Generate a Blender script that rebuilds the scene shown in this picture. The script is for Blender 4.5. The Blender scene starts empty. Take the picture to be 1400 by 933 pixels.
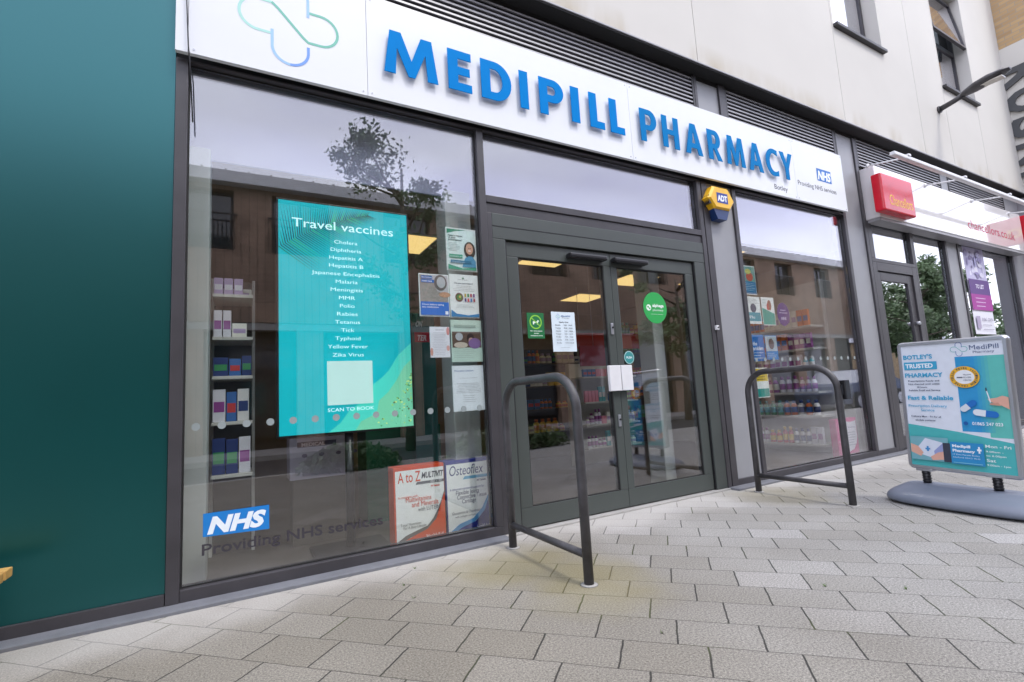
import bpy, bmesh, math, random
from mathutils import Vector
random.seed(7)
S = bpy.context.scene
COL = S.collection
# ------------------------------------------------------------------ camera
H0 = 1.0; F = 673.663
yaw, pit, rol = [math.radians(a) for a in (29.18616, 6.54625, -3.36028)]
fw = Vector((math.sin(yaw)*math.cos(pit), math.cos(yaw)*math.cos(pit), math.sin(pit)))
rr = fw.cross(Vector((0, 0, 1))).normalized(); uu = rr.cross(fw)
CR = math.cos(rol)*rr + math.sin(rol)*uu
CU = -math.sin(rol)*rr + math.cos(rol)*uu
cd = bpy.data.cameras.new('camera'); cam = bpy.data.objects.new('camera', cd); COL.objects.link(cam)
from mathutils import Matrix
m = Matrix((CR, CU, -fw)).transposed().to_4x4(); m.translation = Vector((0, 0, H0)); cam.matrix_world = m
cd.sensor_width = 36; cd.lens = F/1400*36; cd.clip_start = .05; cd.clip_end = 500
S.camera = cam
def ray(px, py): return CR*((px-700)/F) - CU*((py-466.5)/F) + fw
def fac(px, py, D):                      # where the line of sight meets the plane y = D
    d = ray(px, py); t = D/d.y; return d.x*t, H0 + d.z*t
# ------------------------------------------------------------------ sky, sun, exposure
SUN_EL, SUN_AZ = math.radians(58), math.radians(155)      # azimuth from +y towards +x
w = bpy.data.worlds.new('World'); S.world = w; w.use_nodes = True
nt = w.node_tree; nt.nodes.clear()
out = nt.nodes.new('ShaderNodeOutputWorld'); bg = nt.nodes.new('ShaderNodeBackground'); bg.inputs[1].default_value = .1
sky = nt.nodes.new('ShaderNodeTexSky'); sky.sky_type = 'NISHITA'; sky.sun_disc = False
sky.sun_elevation = SUN_EL; sky.sun_rotation = SUN_AZ
tc = nt.nodes.new('ShaderNodeTexCoord'); mp = nt.nodes.new('ShaderNodeMapping'); mp.inputs['Scale'].default_value = (1, 1, 2.6)
ns = nt.nodes.new('ShaderNodeTexNoise'); ns.inputs['Scale'].default_value = 1.7; ns.inputs['Detail'].default_value = 7; ns.inputs['Distortion'].default_value = .35
rp = nt.nodes.new('ShaderNodeValToRGB'); rp.color_ramp.elements[0].position = .34; rp.color_ramp.elements[0].color = (10.6, 10.8, 14.6, 1)
rp.color_ramp.elements[1].position = .68; rp.color_ramp.elements[1].color = (17, 17.6, 19, 1)
mx = nt.nodes.new('ShaderNodeMix'); mx.data_type = 'RGBA'; mx.inputs[0].default_value = .86
L = nt.links.new
L(tc.outputs['Generated'], mp.inputs[0]); L(mp.outputs[0], ns.inputs[0]); L(ns.outputs[0], rp.inputs[0])
L(sky.outputs[0], mx.inputs[6]); L(rp.outputs[0], mx.inputs[7]); L(mx.outputs[2], bg.inputs[0]); L(bg.outputs[0], out.inputs[0])
sl = bpy.data.lights.new('sun', 'SUN'); sl.energy = 1.1; sl.angle = math.radians(14); sl.color = (1, .96, .9)
so = bpy.data.objects.new('sun', sl); COL.objects.link(so)
sd = Vector((math.sin(SUN_AZ)*math.cos(SUN_EL), math.cos(SUN_AZ)*math.cos(SUN_EL), math.sin(SUN_EL)))
so.rotation_euler = sd.to_track_quat('Z', 'Y').to_euler(); so.location = (0, -3, 12)
S.view_settings.view_transform = 'Standard'; S.view_settings.look = 'None'; S.view_settings.gamma = 1
S.view_settings.exposure = .86
S.cycles.max_bounces = 10; S.cycles.transparent_max_bounces = 16

# ------------------------------------------------------------------ materials
def mat(name, col, rough=.5, metal=0, var=.08, vs=6, bump=0, bs=60, spec=.5, coat=0, emit=0):
    M = bpy.data.materials.new(name); M.use_nodes = True; n = M.node_tree; b = n.nodes['Principled BSDF']
    b.inputs['Roughness'].default_value = rough; b.inputs['Metallic'].default_value = metal
    b.inputs['Specular IOR Level'].default_value = spec; b.inputs['Coat Weight'].default_value = coat
    t = n.nodes.new('ShaderNodeTexCoord'); z = n.nodes.new('ShaderNodeTexNoise'); z.inputs['Scale'].default_value = vs; z.inputs['Detail'].default_value = 5
    n.links.new(t.outputs['Object'], z.inputs[0])
    mr = n.nodes.new('ShaderNodeMapRange'); mr.inputs[1].default_value = .3; mr.inputs[2].default_value = .7
    mr.inputs[3].default_value = 1-var; mr.inputs[4].default_value = 1+var
    n.links.new(z.outputs[0], mr.inputs[0])
    v = n.nodes.new('ShaderNodeVectorMath'); v.operation = 'SCALE'; v.inputs[0].default_value = col[:3]
    n.links.new(mr.outputs[0], v.inputs['Scale']); n.links.new(v.outputs[0], b.inputs['Base Color'])
    if emit: n.links.new(v.outputs[0], b.inputs['Emission Color']); b.inputs['Emission Strength'].default_value = emit
    if bump:
        z2 = n.nodes.new('ShaderNodeTexNoise'); z2.inputs['Scale'].default_value = bs; z2.inputs['Detail'].default_value = 4
        n.links.new(t.outputs['Object'], z2.inputs[0]); bp = n.nodes.new('ShaderNodeBump'); bp.inputs['Strength'].default_value = bump; bp.inputs['Distance'].default_value = .01
        n.links.new(z2.outputs[0], bp.inputs['Height']); n.links.new(bp.outputs[0], b.inputs['Normal'])
    return M
def srgb(r, g, b): return tuple(((c/255)/12.92 if c/255 <= .04045 else ((c/255+.055)/1.055)**2.4) for c in (r, g, b))
_c = {}
def ink(r, g, b, rough=.5):              # flat print colour given as it reads in daylight
    k = (r, g, b, rough)
    if k not in _c: _c[k] = mat('print_%d_%d_%d' % (r, g, b), srgb(r, g, b), rough, var=.03, vs=20)
    return _c[k]
_l = {}
def lit(r, g, b, e=.42):
    k = (r, g, b)
    if k not in _l:
        _l[k] = mat('screen_%d_%d_%d' % k, srgb(r, g, b), .4, var=.03, vs=3, emit=e)
    return _l[k]
FRAME = mat('frame_dark_grey', (.047, .044, .049), .40, .0, .16, 5, .08, 260)
DOORF = mat('door_frame_green_grey', (.062, .072, .067), .34, 0, .05, 4, .04, 300)
PILLAR = mat('pillar_panel_grey', (.285, .29, .305), .42, 0, .05, 3)
TEAL = mat('glossy_green_panel', (.0005, .036, .033), .30, 0, .05, 2, spec=.5); TEAL.node_tree.nodes['Principled BSDF'].inputs['IOR'].default_value = 1.95; TEAL.node_tree.nodes['Principled BSDF'].inputs['Specular Tint'].default_value = (.36, .92, 1, 1)
SIGNW = mat('sign_white', (.735, .755, .775), .3, 0, .03, 1.5, spec=.35)
BLUE = mat('letter_blue', (.0, .20, .56), .55, 0, .04, 6, spec=.04)
BLUE2 = mat('letter_blue_matt', (.002, .185, .47), .55, 0, .04, 6, spec=.05)
BLACK = mat('black_plastic', (.012, .012, .014), .35)
DARK = mat('dark_void', (.012, .012, .013), .8)
LOUV = mat('louvre_metal', (.33, .325, .34), .4, .1)
TRIM = mat('dark_trim', (.035, .034, .036), .45)
CONC = mat('plinth_concrete', (.15, .155, .17), .6, 0, .12, 9, .3, 200)
STEEL = mat('stand_coating', (.046, .044, .047), .42, 0, .32, 16, .2, 180)
ALU = mat('aluminium', (.45, .46, .49), .32, .7, .05, 5)
WHITEM = mat('white_paint', (.72, .72, .73), .4)
PALE = mat('pale_plaster', (.46, .48, .46), .7, 0, .08, 2)
BULK = mat('blind_lavender', (.5, .49, .66), .6, 0, .05, 1.2)
INW = mat('interior_wall', (.42, .33, .22), .8)
CEIL = mat('interior_ceiling', (.30, .26, .20), .85)
FLOOR = mat('interior_floor', (.10, .085, .075), .35)
LAMP = mat('ceiling_panel_light', (1.0, .70, .26), .5, var=.01, emit=.62)
LAMPTRIM = mat('light_trim', (.7, .7, .66), .5)
SHELF = mat('shelf_white', (.62, .62, .58), .45)
DSHELF = mat('shelf_dark', (.10, .085, .07), .5)
BOARDBASE = mat('grey_moulded_plastic', (.165, .187, .235), .42, 0, .05, 5, .06, 300)
YELLOW = mat('alarm_yellow', (.82, .46, .015), .35)
NAVY = mat('alarm_blue', (.01, .035, .13), .4)
RED = mat('sign_red', (.62, .012, .03), .22)
REDW = mat('sign_gold', (.95, .62, .10), .4, spec=.1)
WOOD = mat('bench_timber', (.45, .26, .07), .6, 0, .2, 14, .1, 80)
LEAF = mat('leaf_green', (.115, .18, .075), .55, 0, .45, 1.6)
BARK = mat('bark', (.11, .085, .065), .9, 0, .3, 8, .6, 30)
ROOFM = mat('seamed_roof_metal', (.30, .31, .34), .4, .3)
ASPH = mat('asphalt', (.05, .05, .052), .9, 0, .2, 30, .4, 300)
KERB = mat('kerb_stone', (.33, .32, .30), .8, 0, .1, 8, .2, 100)
MOSS = mat('weed_green', (.07, .13, .02), .8)
CARP = mat('car_paint', (.03, .055, .12), .4, .1)
GLASSD = mat('dark_window_glass', (.03, .035, .04), .06, 0, .1, 1, spec=.8)
RUBBER = mat('rubber', (.015, .015, .015), .7)

def glass_mat(name, r0, tint):
    M = bpy.data.materials.new(name); M.use_nodes = True; n = M.node_tree; n.nodes.clear()
    o = n.nodes.new('ShaderNodeOutputMaterial'); g = n.nodes.new('ShaderNodeBsdfGlossy'); t = n.nodes.new('ShaderNodeBsdfTransparent')
    g.inputs['Roughness'].default_value = 0; g.inputs['Color'].default_value = (.97, .955, 1.0, 1); t.inputs[0].default_value = (*tint, 1)
    lw = n.nodes.new('ShaderNodeLayerWeight'); lw.inputs[0].default_value = .5
    pw = n.nodes.new('ShaderNodeMath'); pw.operation = 'POWER'; pw.inputs[1].default_value = 3.2
    mr = n.nodes.new('ShaderNodeMapRange'); mr.inputs[3].default_value = r0; mr.inputs[4].default_value = 1
    mixs = n.nodes.new('ShaderNodeMixShader')
    n.links.new(lw.outputs['Facing'], pw.inputs[0]); n.links.new(pw.outputs[0], mr.inputs[0]); n.links.new(mr.outputs[0], mixs.inputs[0])
    n.links.new(t.outputs[0], mixs.inputs[1]); n.links.new(g.outputs[0], mixs.inputs[2])
    # very gentle waviness of the pane
    tcn = n.nodes.new('ShaderNodeTexCoord'); z = n.nodes.new('ShaderNodeTexNoise'); z.inputs['Scale'].default_value = .9; z.inputs['Detail'].default_value = 1
    bp = n.nodes.new('ShaderNodeBump'); bp.inputs['Strength'].default_value = .03; bp.inputs['Distance'].default_value = .02
    n.links.new(tcn.outputs['Object'], z.inputs[0]); n.links.new(z.outputs[0], bp.inputs['Height']); n.links.new(bp.outputs[0], g.inputs['Normal'])
    n.links.new(mixs.outputs[0], o.inputs[0]); return M
GLASS = glass_mat('shop_glass', .115, (.975, .99, .98))
GLASSU = glass_mat('upper_window_glass', .55, (.8, .88, .88))
GLASSR = glass_mat('office_glass', .24, (.75, .8, .78))

def paver_mat():
    M = bpy.data.materials.new('concrete_pavers'); M.use_nodes = True; n = M.node_tree; b = n.nodes['Principled BSDF']; lk = n.links.new
    def N(t, **k):
        x = n.nodes.new(t)
        for a, v in k.items(): setattr(x, a, v)
        return x
    def MA(op, a, b2=None, c=None):
        x = N('ShaderNodeMath', operation=op)
        for i, v in enumerate((a, b2, c)):
            if v is None: continue
            if isinstance(v, (int, float)): x.inputs[i].default_value = v
            else: lk(v, x.inputs[i])
        return x.outputs[0]
    th = math.radians(45.886); W, Hh = .323, .2144
    tcn = N('ShaderNodeTexCoord'); sp = N('ShaderNodeSeparateXYZ'); lk(tcn.outputs['Object'], sp.inputs[0])
    X, Y = sp.outputs[0], sp.outputs[1]
    wob = N('ShaderNodeTexNoise'); wob.inputs['Scale'].default_value = 14; lk(tcn.outputs['Object'], wob.inputs[0])
    wv = MA('MULTIPLY', MA('SUBTRACT', wob.outputs[0], .5), .010)
    u = MA('ADD', MA('SUBTRACT', MA('MULTIPLY', X, math.cos(th)), MA('MULTIPLY', Y, math.sin(th))), wv)
    v = MA('ADD', MA('ADD', MA('MULTIPLY', X, math.sin(th)), MA('MULTIPLY', Y, math.cos(th))), wv)
    vr = MA('DIVIDE', MA('SUBTRACT', v, 2.145), Hh); row = MA('FLOOR', vr); fv = MA('SUBTRACT', vr, row)
    ur = MA('DIVIDE', MA('ADD', MA('ADD', u, .037), MA('MULTIPLY', row, .1125)), W); cell = MA('FLOOR', ur); fu = MA('SUBTRACT', ur, cell)
    du = MA('MULTIPLY', MA('MINIMUM', fu, MA('SUBTRACT', 1, fu)), W); dv = MA('MULTIPLY', MA('MINIMUM', fv, MA('SUBTRACT', 1, fv)), Hh)
    ju = N('ShaderNodeMapRange', interpolation_type='SMOOTHSTEP'); ju.inputs[1].default_value = .0022; ju.inputs[2].default_value = .0046; lk(du, ju.inputs[0])
    jv = N('ShaderNodeMapRange', interpolation_type='SMOOTHSTEP'); jv.inputs[1].default_value = .0008; jv.inputs[2].default_value = .0028; lk(dv, jv.inputs[0])
    jn = N('ShaderNodeTexNoise'); jn.inputs['Scale'].default_value = 3.0; lk(tcn.outputs['Object'], jn.inputs[0])
    jvv = MA('ADD', jv.outputs[0], MA('MULTIPLY', MA('SUBTRACT', 1, jv.outputs[0]), MA('MULTIPLY', jn.outputs[0], .6)))
    juu = MA('ADD', ju.outputs[0], MA('MULTIPLY', MA('SUBTRACT', 1, ju.outputs[0]), MA('MULTIPLY', jn.outputs[0], .12)))
    joint = MA('MULTIPLY', juu, jvv)
    cb = N('ShaderNodeCombineXYZ'); lk(cell, cb.inputs[0]); lk(row, cb.inputs[1])
    wn = N('ShaderNodeTexWhiteNoise', noise_dimensions='3D'); lk(cb.outputs[0], wn.inputs[0])
    ramp = N('ShaderNodeValToRGB'); e = ramp.color_ramp.elements
    e[0].position = 0; e[0].color = (.188, .168, .135, 1); e[1].position = 1; e[1].color = (.245, .222, .188, 1)
    for p, c in ((.35, (.200, .180, .147)), (.7, (.210, .190, .157)), (.945, (.215, .195, .162)), (.965, (.245, .222, .188))):
        q = e.new(p); q.color = (*c, 1)
    lk(wn.outputs[0], ramp.inputs[0])
    # speckle of the exposed aggregate
    s1 = N('ShaderNodeTexNoise'); s1.inputs['Scale'].default_value = 120; s1.inputs['Detail'].default_value = 3; lk(tcn.outputs['Object'], s1.inputs[0])
    m1 = N('ShaderNodeMapRange'); m1.inputs[1].default_value = .3; m1.inputs[2].default_value = .7; m1.inputs[3].default_value = .6; m1.inputs[4].default_value = 1.42; lk(s1.outputs[0], m1.inputs[0])
    s2 = N('ShaderNodeTexNoise'); s2.inputs['Scale'].default_value = 1.3; s2.inputs['Detail'].default_value = 6; lk(tcn.outputs['Object'], s2.inputs[0])
    s3 = N('ShaderNodeTexNoise'); s3.inputs['Scale'].default_value = 330; s3.inputs['Detail'].default_value = 2; lk(tcn.outputs['Object'], s3.inputs[0])
    m3 = N('ShaderNodeMapRange'); m3.inputs[1].default_value = .32; m3.inputs[2].default_value = .68; m3.inputs[3].default_value = .6; m3.inputs[4].default_value = 1.4; lk(s3.outputs[0], m3.inputs[0])
    st = N('ShaderNodeTexVoronoi'); st.inputs['Scale'].default_value = 5.5; lk(tcn.outputs['Object'], st.inputs[0])
    sm = N('ShaderNodeMapRange'); sm.inputs[1].default_value = .03; sm.inputs[2].default_value = .075; sm.inputs[3].default_value = .80; sm.inputs[4].default_value = 1; lk(st.outputs['Distance'], sm.inputs[0])
    m2 = N('ShaderNodeMapRange'); m2.inputs[1].default_value = .3; m2.inputs[2].default_value = .7; m2.inputs[3].default_value = .90; m2.inputs[4].default_value = 1.10; lk(s2.outputs[0], m2.inputs[0])
    tone = MA('MULTIPLY', MA('MULTIPLY', MA('MULTIPLY', m1.outputs[0], MA('MULTIPLY', m3.outputs[0], sm.outputs[0])), m2.outputs[0]), MA('ADD', .12, MA('MULTIPLY', joint, .88)))
    sc = N('ShaderNodeVectorMath', operation='SCALE'); lk(ramp.outputs[0], sc.inputs[0]); lk(tone, sc.inputs['Scale'])
    # brighter light along the shop front painted into the colour, thinning out unevenly
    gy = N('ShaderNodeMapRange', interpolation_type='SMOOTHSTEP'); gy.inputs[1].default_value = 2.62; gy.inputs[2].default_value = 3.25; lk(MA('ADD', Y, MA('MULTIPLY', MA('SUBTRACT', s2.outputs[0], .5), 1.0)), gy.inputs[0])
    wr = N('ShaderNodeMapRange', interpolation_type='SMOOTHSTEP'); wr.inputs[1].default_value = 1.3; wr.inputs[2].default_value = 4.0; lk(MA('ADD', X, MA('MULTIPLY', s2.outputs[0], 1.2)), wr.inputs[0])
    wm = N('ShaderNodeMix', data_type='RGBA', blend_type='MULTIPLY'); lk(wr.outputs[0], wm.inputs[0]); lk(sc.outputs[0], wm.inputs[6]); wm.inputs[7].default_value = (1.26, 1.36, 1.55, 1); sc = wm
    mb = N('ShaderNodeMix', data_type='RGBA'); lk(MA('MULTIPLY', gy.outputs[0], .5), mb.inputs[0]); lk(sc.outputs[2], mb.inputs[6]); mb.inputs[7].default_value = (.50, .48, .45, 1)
    # algae patches around the stand feet
    def blob(cx, cy, r):
        d = MA('SQRT', MA('ADD', MA('POWER', MA('SUBTRACT', X, cx), 2), MA('POWER', MA('SUBTRACT', Y, cy), 2)))
        g = N('ShaderNodeMapRange', interpolation_type='SMOOTHSTEP'); g.inputs[1].default_value = r; g.inputs[2].default_value = r*.15; lk(MA('ADD', d, MA('MULTIPLY', MA('SUBTRACT', s2.outputs[0], .5), .8)), g.inputs[0]); return g.outputs[0]
    al = MA('MAXIMUM', MA('MAXIMUM', blob(1.6, 2.25, .5), blob(1.35, 2.75, .6)), MA('MULTIPLY', blob(4.2, 2.9, .6), .6))
    ma = N('ShaderNodeMix', data_type='RGBA'); lk(MA('MULTIPLY', al, .5), ma.inputs[0]); lk(mb.outputs[2], ma.inputs[6]); ma.inputs[7].default_value = (.23, .195, .075, 1)
    # moss in some joints
    mj = N('ShaderNodeTexNoise'); mj.inputs['Scale'].default_value = 2.2; lk(tcn.outputs['Object'], mj.inputs[0])
    mm = N('ShaderNodeMapRange'); mm.inputs[1].default_value = .55; mm.inputs[2].default_value = .65; lk(mj.outputs[0], mm.inputs[0])
    mg = N('ShaderNodeMix', data_type='RGBA'); lk(MA('MULTIPLY', MA('SUBTRACT', 1, joint), MA('MULTIPLY', mm.outputs[0], .6)), mg.inputs[0]); lk(ma.outputs[2], mg.inputs[6]); mg.inputs[7].default_value = (.07, .085, .02, 1)
    lk(mg.outputs[2], b.inputs['Base Color']); b.inputs['Roughness'].default_value = .82
    bp = N('ShaderNodeBump'); bp.inputs['Strength'].default_value = .7; bp.inputs['Distance'].default_value = .006
    hh = MA('ADD', joint, MA('MULTIPLY', s1.outputs[0], .28)); hh = MA('ADD', hh, MA('MULTIPLY', wn.outputs[0], .3))
    lk(hh, bp.inputs['Height']); lk(bp.outputs[0], b.inputs['Normal']); return M
PAVE = paver_mat()

def render_mat():                        # cream render with rain stains rising from the bottom edge
    M = mat('cream_render', (.585, .565, .52), .85, 0, .035, .8, .15, 160); n = M.node_tree; b = n.nodes['Principled BSDF']
    base = b.inputs['Base Color'].links[0].from_socket
    t = n.nodes.new('ShaderNodeTexCoord'); sp = n.nodes.new('ShaderNodeSeparateXYZ'); n.links.new(t.outputs['Object'], sp.inputs[0])
    z = n.nodes.new('ShaderNodeTexNoise'); z.inputs['Scale'].default_value = 2.6; z.inputs['Detail'].default_value = 7; zm = n.nodes.new('ShaderNodeMapping'); zm.inputs['Scale'].default_value = (1, 1, .3); n.links.new(t.outputs['Object'], zm.inputs[0]); n.links.new(zm.outputs[0], z.inputs[0])
    g = n.nodes.new('ShaderNodeMapRange'); g.inputs[1].default_value = 4.66; g.inputs[2].default_value = 4.36; n.links.new(sp.outputs[2], g.inputs[0])
    p = n.nodes.new('ShaderNodeMapRange'); p.inputs[1].default_value = .44; p.inputs[2].default_value = .66; n.links.new(z.outputs[0], p.inputs[0])
    mu = n.nodes.new('ShaderNodeMath'); mu.operation = 'MULTIPLY'; n.links.new(g.outputs[0], mu.inputs[0]); n.links.new(p.outputs[0], mu.inputs[1])
    mxx = n.nodes.new('ShaderNodeMix'); mxx.data_type = 'RGBA'; n.links.new(mu.outputs[0], mxx.inputs[0]); n.links.new(base, mxx.inputs[6]); mxx.inputs[7].default_value = (.43, .38, .28, 1)
    n.links.new(mxx.outputs[2], b.inputs['Base Color']); return M
RENDER = render_mat()

def clad_mat():
    M = mat('timber_cladding', (.30, .20, .14), .75, 0, .25, 1.5); n = M.node_tree; b = n.nodes['Principled BSDF']
    t = n.nodes.new('ShaderNodeTexCoord'); wv = n.nodes.new('ShaderNodeTexWave'); wv.bands_direction = 'X'; wv.inputs['Scale'].default_value = 1.6
    wv.wave_profile = 'SAW'; n.links.new(t.outputs['Object'], wv.inputs[0])
    base = b.inputs['Base Color'].links[0].from_socket
    r = n.nodes.new('ShaderNodeValToRGB'); r.color_ramp.elements[0].position = .02; r.color_ramp.elements[0].color = (.35, .35, .35, 1); r.color_ramp.elements[1].position = .12; r.color_ramp.elements[1].color = (1, 1, 1, 1)
    n.links.new(wv.outputs[0], r.inputs[0]); mm = n.nodes.new('ShaderNodeMix'); mm.data_type = 'RGBA'; mm.blend_type = 'MULTIPLY'; mm.inputs[0].default_value = 1
    n.links.new(base, mm.inputs[6]); n.links.new(r.outputs[0], mm.inputs[7]); n.links.new(mm.outputs[2], b.inputs['Base Color']); return M
CLAD = clad_mat()
def brick_mat():
    M = bpy.data.materials.new('buff_brick'); M.use_nodes = True; n = M.node_tree; b = n.nodes['Principled BSDF']; b.inputs['Roughness'].default_value = .9
    t = n.nodes.new('ShaderNodeTexCoord'); sp = n.nodes.new('ShaderNodeSeparateXYZ'); cb = n.nodes.new('ShaderNodeCombineXYZ')
    n.links.new(t.outputs['Object'], sp.inputs[0]); n.links.new(sp.outputs[1], cb.inputs[0]); n.links.new(sp.outputs[2], cb.inputs[1])
    k = n.nodes.new('ShaderNodeTexBrick'); k.inputs['Scale'].default_value = 1; k.inputs['Brick Width'].default_value = .225; k.inputs['Row Height'].default_value = .075; k.inputs['Mortar Size'].default_value = .006
    k.inputs['Color1'].default_value = (.50, .34, .17, 1); k.inputs['Color2'].default_value = (.38, .25, .13, 1); k.inputs['Mortar'].default_value = (.33, .28, .22, 1)
    n.links.new(cb.outputs[0], k.inputs[0]); n.links.new(k.outputs[0], b.inputs['Base Color']); return M
BRICK = brick_mat()

# ------------------------------------------------------------------ builders
WL = {}
def put(o, parent, loc):
    COL.objects.link(o)
    if parent is not None: o.parent = parent; o.location = loc - WL[parent.name]
    else: o.location = loc
    WL[o.name] = loc.copy(); return o
def tag(o, label=None, cat=None, group=None, kind=None):
    if label: o['label'] = label
    if cat: o['category'] = cat
    if group: o['group'] = group
    if kind: o['kind'] = kind
    return o
def thing(name, loc, label, cat, group=None):
    o = bpy.data.objects.new(name, None); o.empty_display_size = .1; put(o, None, Vector(loc)); return tag(o, label, cat, group)
class MB:
    def __init__(s): s.bm = bmesh.new(); s.m = []
    def mi(s, mt):
        if mt not in s.m: s.m.append(mt)
        return s.m.index(mt)
    def face(s, pts, mt, smooth=False):
        vs = [s.bm.verts.new(p) for p in pts]
        try: f = s.bm.faces.new(vs)
        except ValueError: return None
        f.material_index = s.mi(mt); f.smooth = smooth; return f
    def box(s, x0, x1, y0, y1, z0, z1, mt, bev=0, M=None):
        b = bmesh.new(); r = bmesh.ops.create_cube(b, size=1)
        for v in b.verts: v.co = Vector(((x0+x1)/2+v.co.x*(x1-x0), (y0+y1)/2+v.co.y*(y1-y0), (z0+z1)/2+v.co.z*(z1-z0)))
        if bev: bmesh.ops.bevel(b, geom=b.edges[:], offset=bev, segments=2, profile=.6, affect='EDGES', clamp_overlap=True)
        s.merge(b, mt, M); return s
    def merge(s, b, mt, M=None, smooth=False):
        i = s.mi(mt); mp = {}
        for v in b.verts: mp[v] = s.bm.verts.new(M @ v.co if M else v.co)
        for f in b.faces:
            g = s.bm.faces.new([mp[v] for v in f.verts]); g.material_index = i; g.smooth = smooth or f.smooth
        b.free()
    def prism(s, poly, ext, mt, smooth=False):      # poly: list of Vectors, ext: Vector
        a = [s.bm.verts.new(p) for p in poly]; b = [s.bm.verts.new(Vector(p)+ext) for p in poly]; i = s.mi(mt)
        for fs in (a, list(reversed(b))):
            f = s.bm.faces.new(fs); f.material_index = i
        for k in range(len(a)):
            j = (k+1) % len(a); f = s.bm.faces.new([a[k], b[k], b[j], a[j]]); f.material_index = i; f.smooth = smooth
        return s
    def tube(s, pts, r, mt, n=14, cap=True):
        pts = [Vector(p) for p in pts]; rs = r if isinstance(r, (list, tuple)) else [r]*len(pts); rings = []; up = None; i = s.mi(mt)
        for k, p in enumerate(pts):
            t = (pts[min(k+1, len(pts)-1)]-pts[max(k-1, 0)]).normalized()
            if up is None: up = t.orthogonal().normalized()
            up = (up - t*up.dot(t)).normalized(); sd_ = t.cross(up)
            rings.append([s.bm.verts.new(p + (up*math.cos(a)+sd_*math.sin(a))*rs[k]) for a in [2*math.pi*q/n for q in range(n)]])
        for a, b in zip(rings, rings[1:]):
            for q in range(n):
                f = s.bm.faces.new([a[q], a[(q+1) % n], b[(q+1) % n], b[q]]); f.material_index = i; f.smooth = True
        if cap:
            for g in (list(reversed(rings[0])), rings[-1]):
                f = s.bm.faces.new(g); f.material_index = i
        return s
    def build(s, name, parent=None, loc=None):
        bmesh.ops.recalc_face_normals(s.bm, faces=[f for f in s.bm.faces if True]) if s.bm.faces else None
        if loc is None:
            c = [v.co for v in s.bm.verts]; loc = Vector(((min(v.x for v in c)+max(v.x for v in c))/2, (min(v.y for v in c)+max(v.y for v in c))/2, min(v.z for v in c)))
        loc = Vector(loc); bmesh.ops.translate(s.bm, verts=s.bm.verts[:], vec=-loc)
        me = bpy.data.meshes.new(name); s.bm.to_mesh(me); s.bm.free()
        for mt in s.m: me.materials.append(mt)
        return put(bpy.data.objects.new(name, me), parent, loc)
_tx = {}
def text_geo(st, bold=0):
    k = (st, bold)
    if k in _tx: return _tx[k]
    cu = bpy.data.curves.new('t', 'FONT'); cu.body = st; cu.size = 1; cu.offset = bold; cu.resolution_u = 3
    o = bpy.data.objects.new('t', cu); COL.objects.link(o); bpy.context.view_layer.update()
    me = bpy.data.meshes.new_from_object(o.evaluated_get(bpy.context.evaluated_depsgraph_get()))
    vs = [(v.co.x, v.co.y) for v in me.vertices]; fs = [tuple(p.vertices) for p in me.polygons]
    bpy.data.objects.remove(o); bpy.data.curves.remove(cu); bpy.data.meshes.remove(me)
    x0 = min(v[0] for v in vs); x1 = max(v[0] for v in vs)
    _tx[k] = ([((x-x0)/(x1-x0), y/.73) for x, y in vs], fs); return _tx[k]
class Card(MB):
    """flat printed thing: local (u, v) metres on a plane, layers stacked along its outward normal"""
    def __init__(s, O=(0, 0, 0), U=(1, 0, 0), V=(0, 0, 1), N=(0, -1, 0)):
        super().__init__(); s.O, s.U, s.V, s.N = map(Vector, (O, U, V, N)); s.k = 0
    def P(s, u, v, h=0): return s.O + s.U*u + s.V*v + s.N*h
    def sheet(s, u0, u1, v0, v1, mt, th=.002):
        s.prism([s.P(u0, v0, -th), s.P(u1, v0, -th), s.P(u1, v1, -th), s.P(u0, v1, -th)], s.N*th, mt); return s
    def up(s): s.k += .0005; return s.k
    def rect(s, u0, u1, v0, v1, mt): return s.poly([(u0, v0), (u1, v0), (u1, v1), (u0, v1)], mt)
    def poly(s, pts, mt):
        h = s.up(); s.face([s.P(u, v, h) for u, v in pts], mt); return s
    def disc(s, cu, cv, ru, rv, mt, n=28, a0=0, a1=360):
        return s.poly([(cu+ru*math.cos(math.radians(a0+(a1-a0)*k/n)), cv+rv*math.sin(math.radians(a0+(a1-a0)*k/n))) for k in range(n if a1-a0 >= 360 else n+1)], mt)
    def text(s, st, u0, u1, v, h, mt, bold=0, shear=0):
        vs, fs = text_geo(st, bold); hh = s.up(); bv = [s.bm.verts.new(s.P(u0+(u1-u0)*x+shear*y*h, v+y*h, hh)) for x, y in vs]; i = s.mi(mt)
        for f in fs:
            try: g = s.bm.faces.new([bv[q] for q in f]); g.material_index = i
            except ValueError: pass
        return s
    def lines(s, u0, u1, v1, v0, n, mt, t=.0022, centre=False):
        for k in range(n):
            v = v1+(v0-v1)*k/max(1, n-1); L_ = (u1-u0)*random.uniform(.65, 1); a = u0+((u1-u0)-L_)/2 if centre else u0; x = a
            while x < a+L_:
                q = random.uniform(.004, .016); s.rect(x, min(x+q, a+L_), v, v+t, mt); x += q+.003
                s.k -= .0005
            s.k += 0
        return s
def ribbon(card, pts, wd, mt):
    for (a, b) in zip(pts, pts[1:]):
        d = Vector((b[0]-a[0], b[1]-a[1])); d.normalize(); n_ = Vector((-d.y, d.x))*wd/2; e = d*wd*.15
        card.poly([(a[0]-e.x+n_.x, a[1]-e.y+n_.y), (a[0]-e.x-n_.x, a[1]-e.y-n_.y), (b[0]+e.x-n_.x, b[1]+e.y-n_.y), (b[0]+e.x+n_.x, b[1]+e.y+n_.y)], mt); card.k -= .00049
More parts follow.
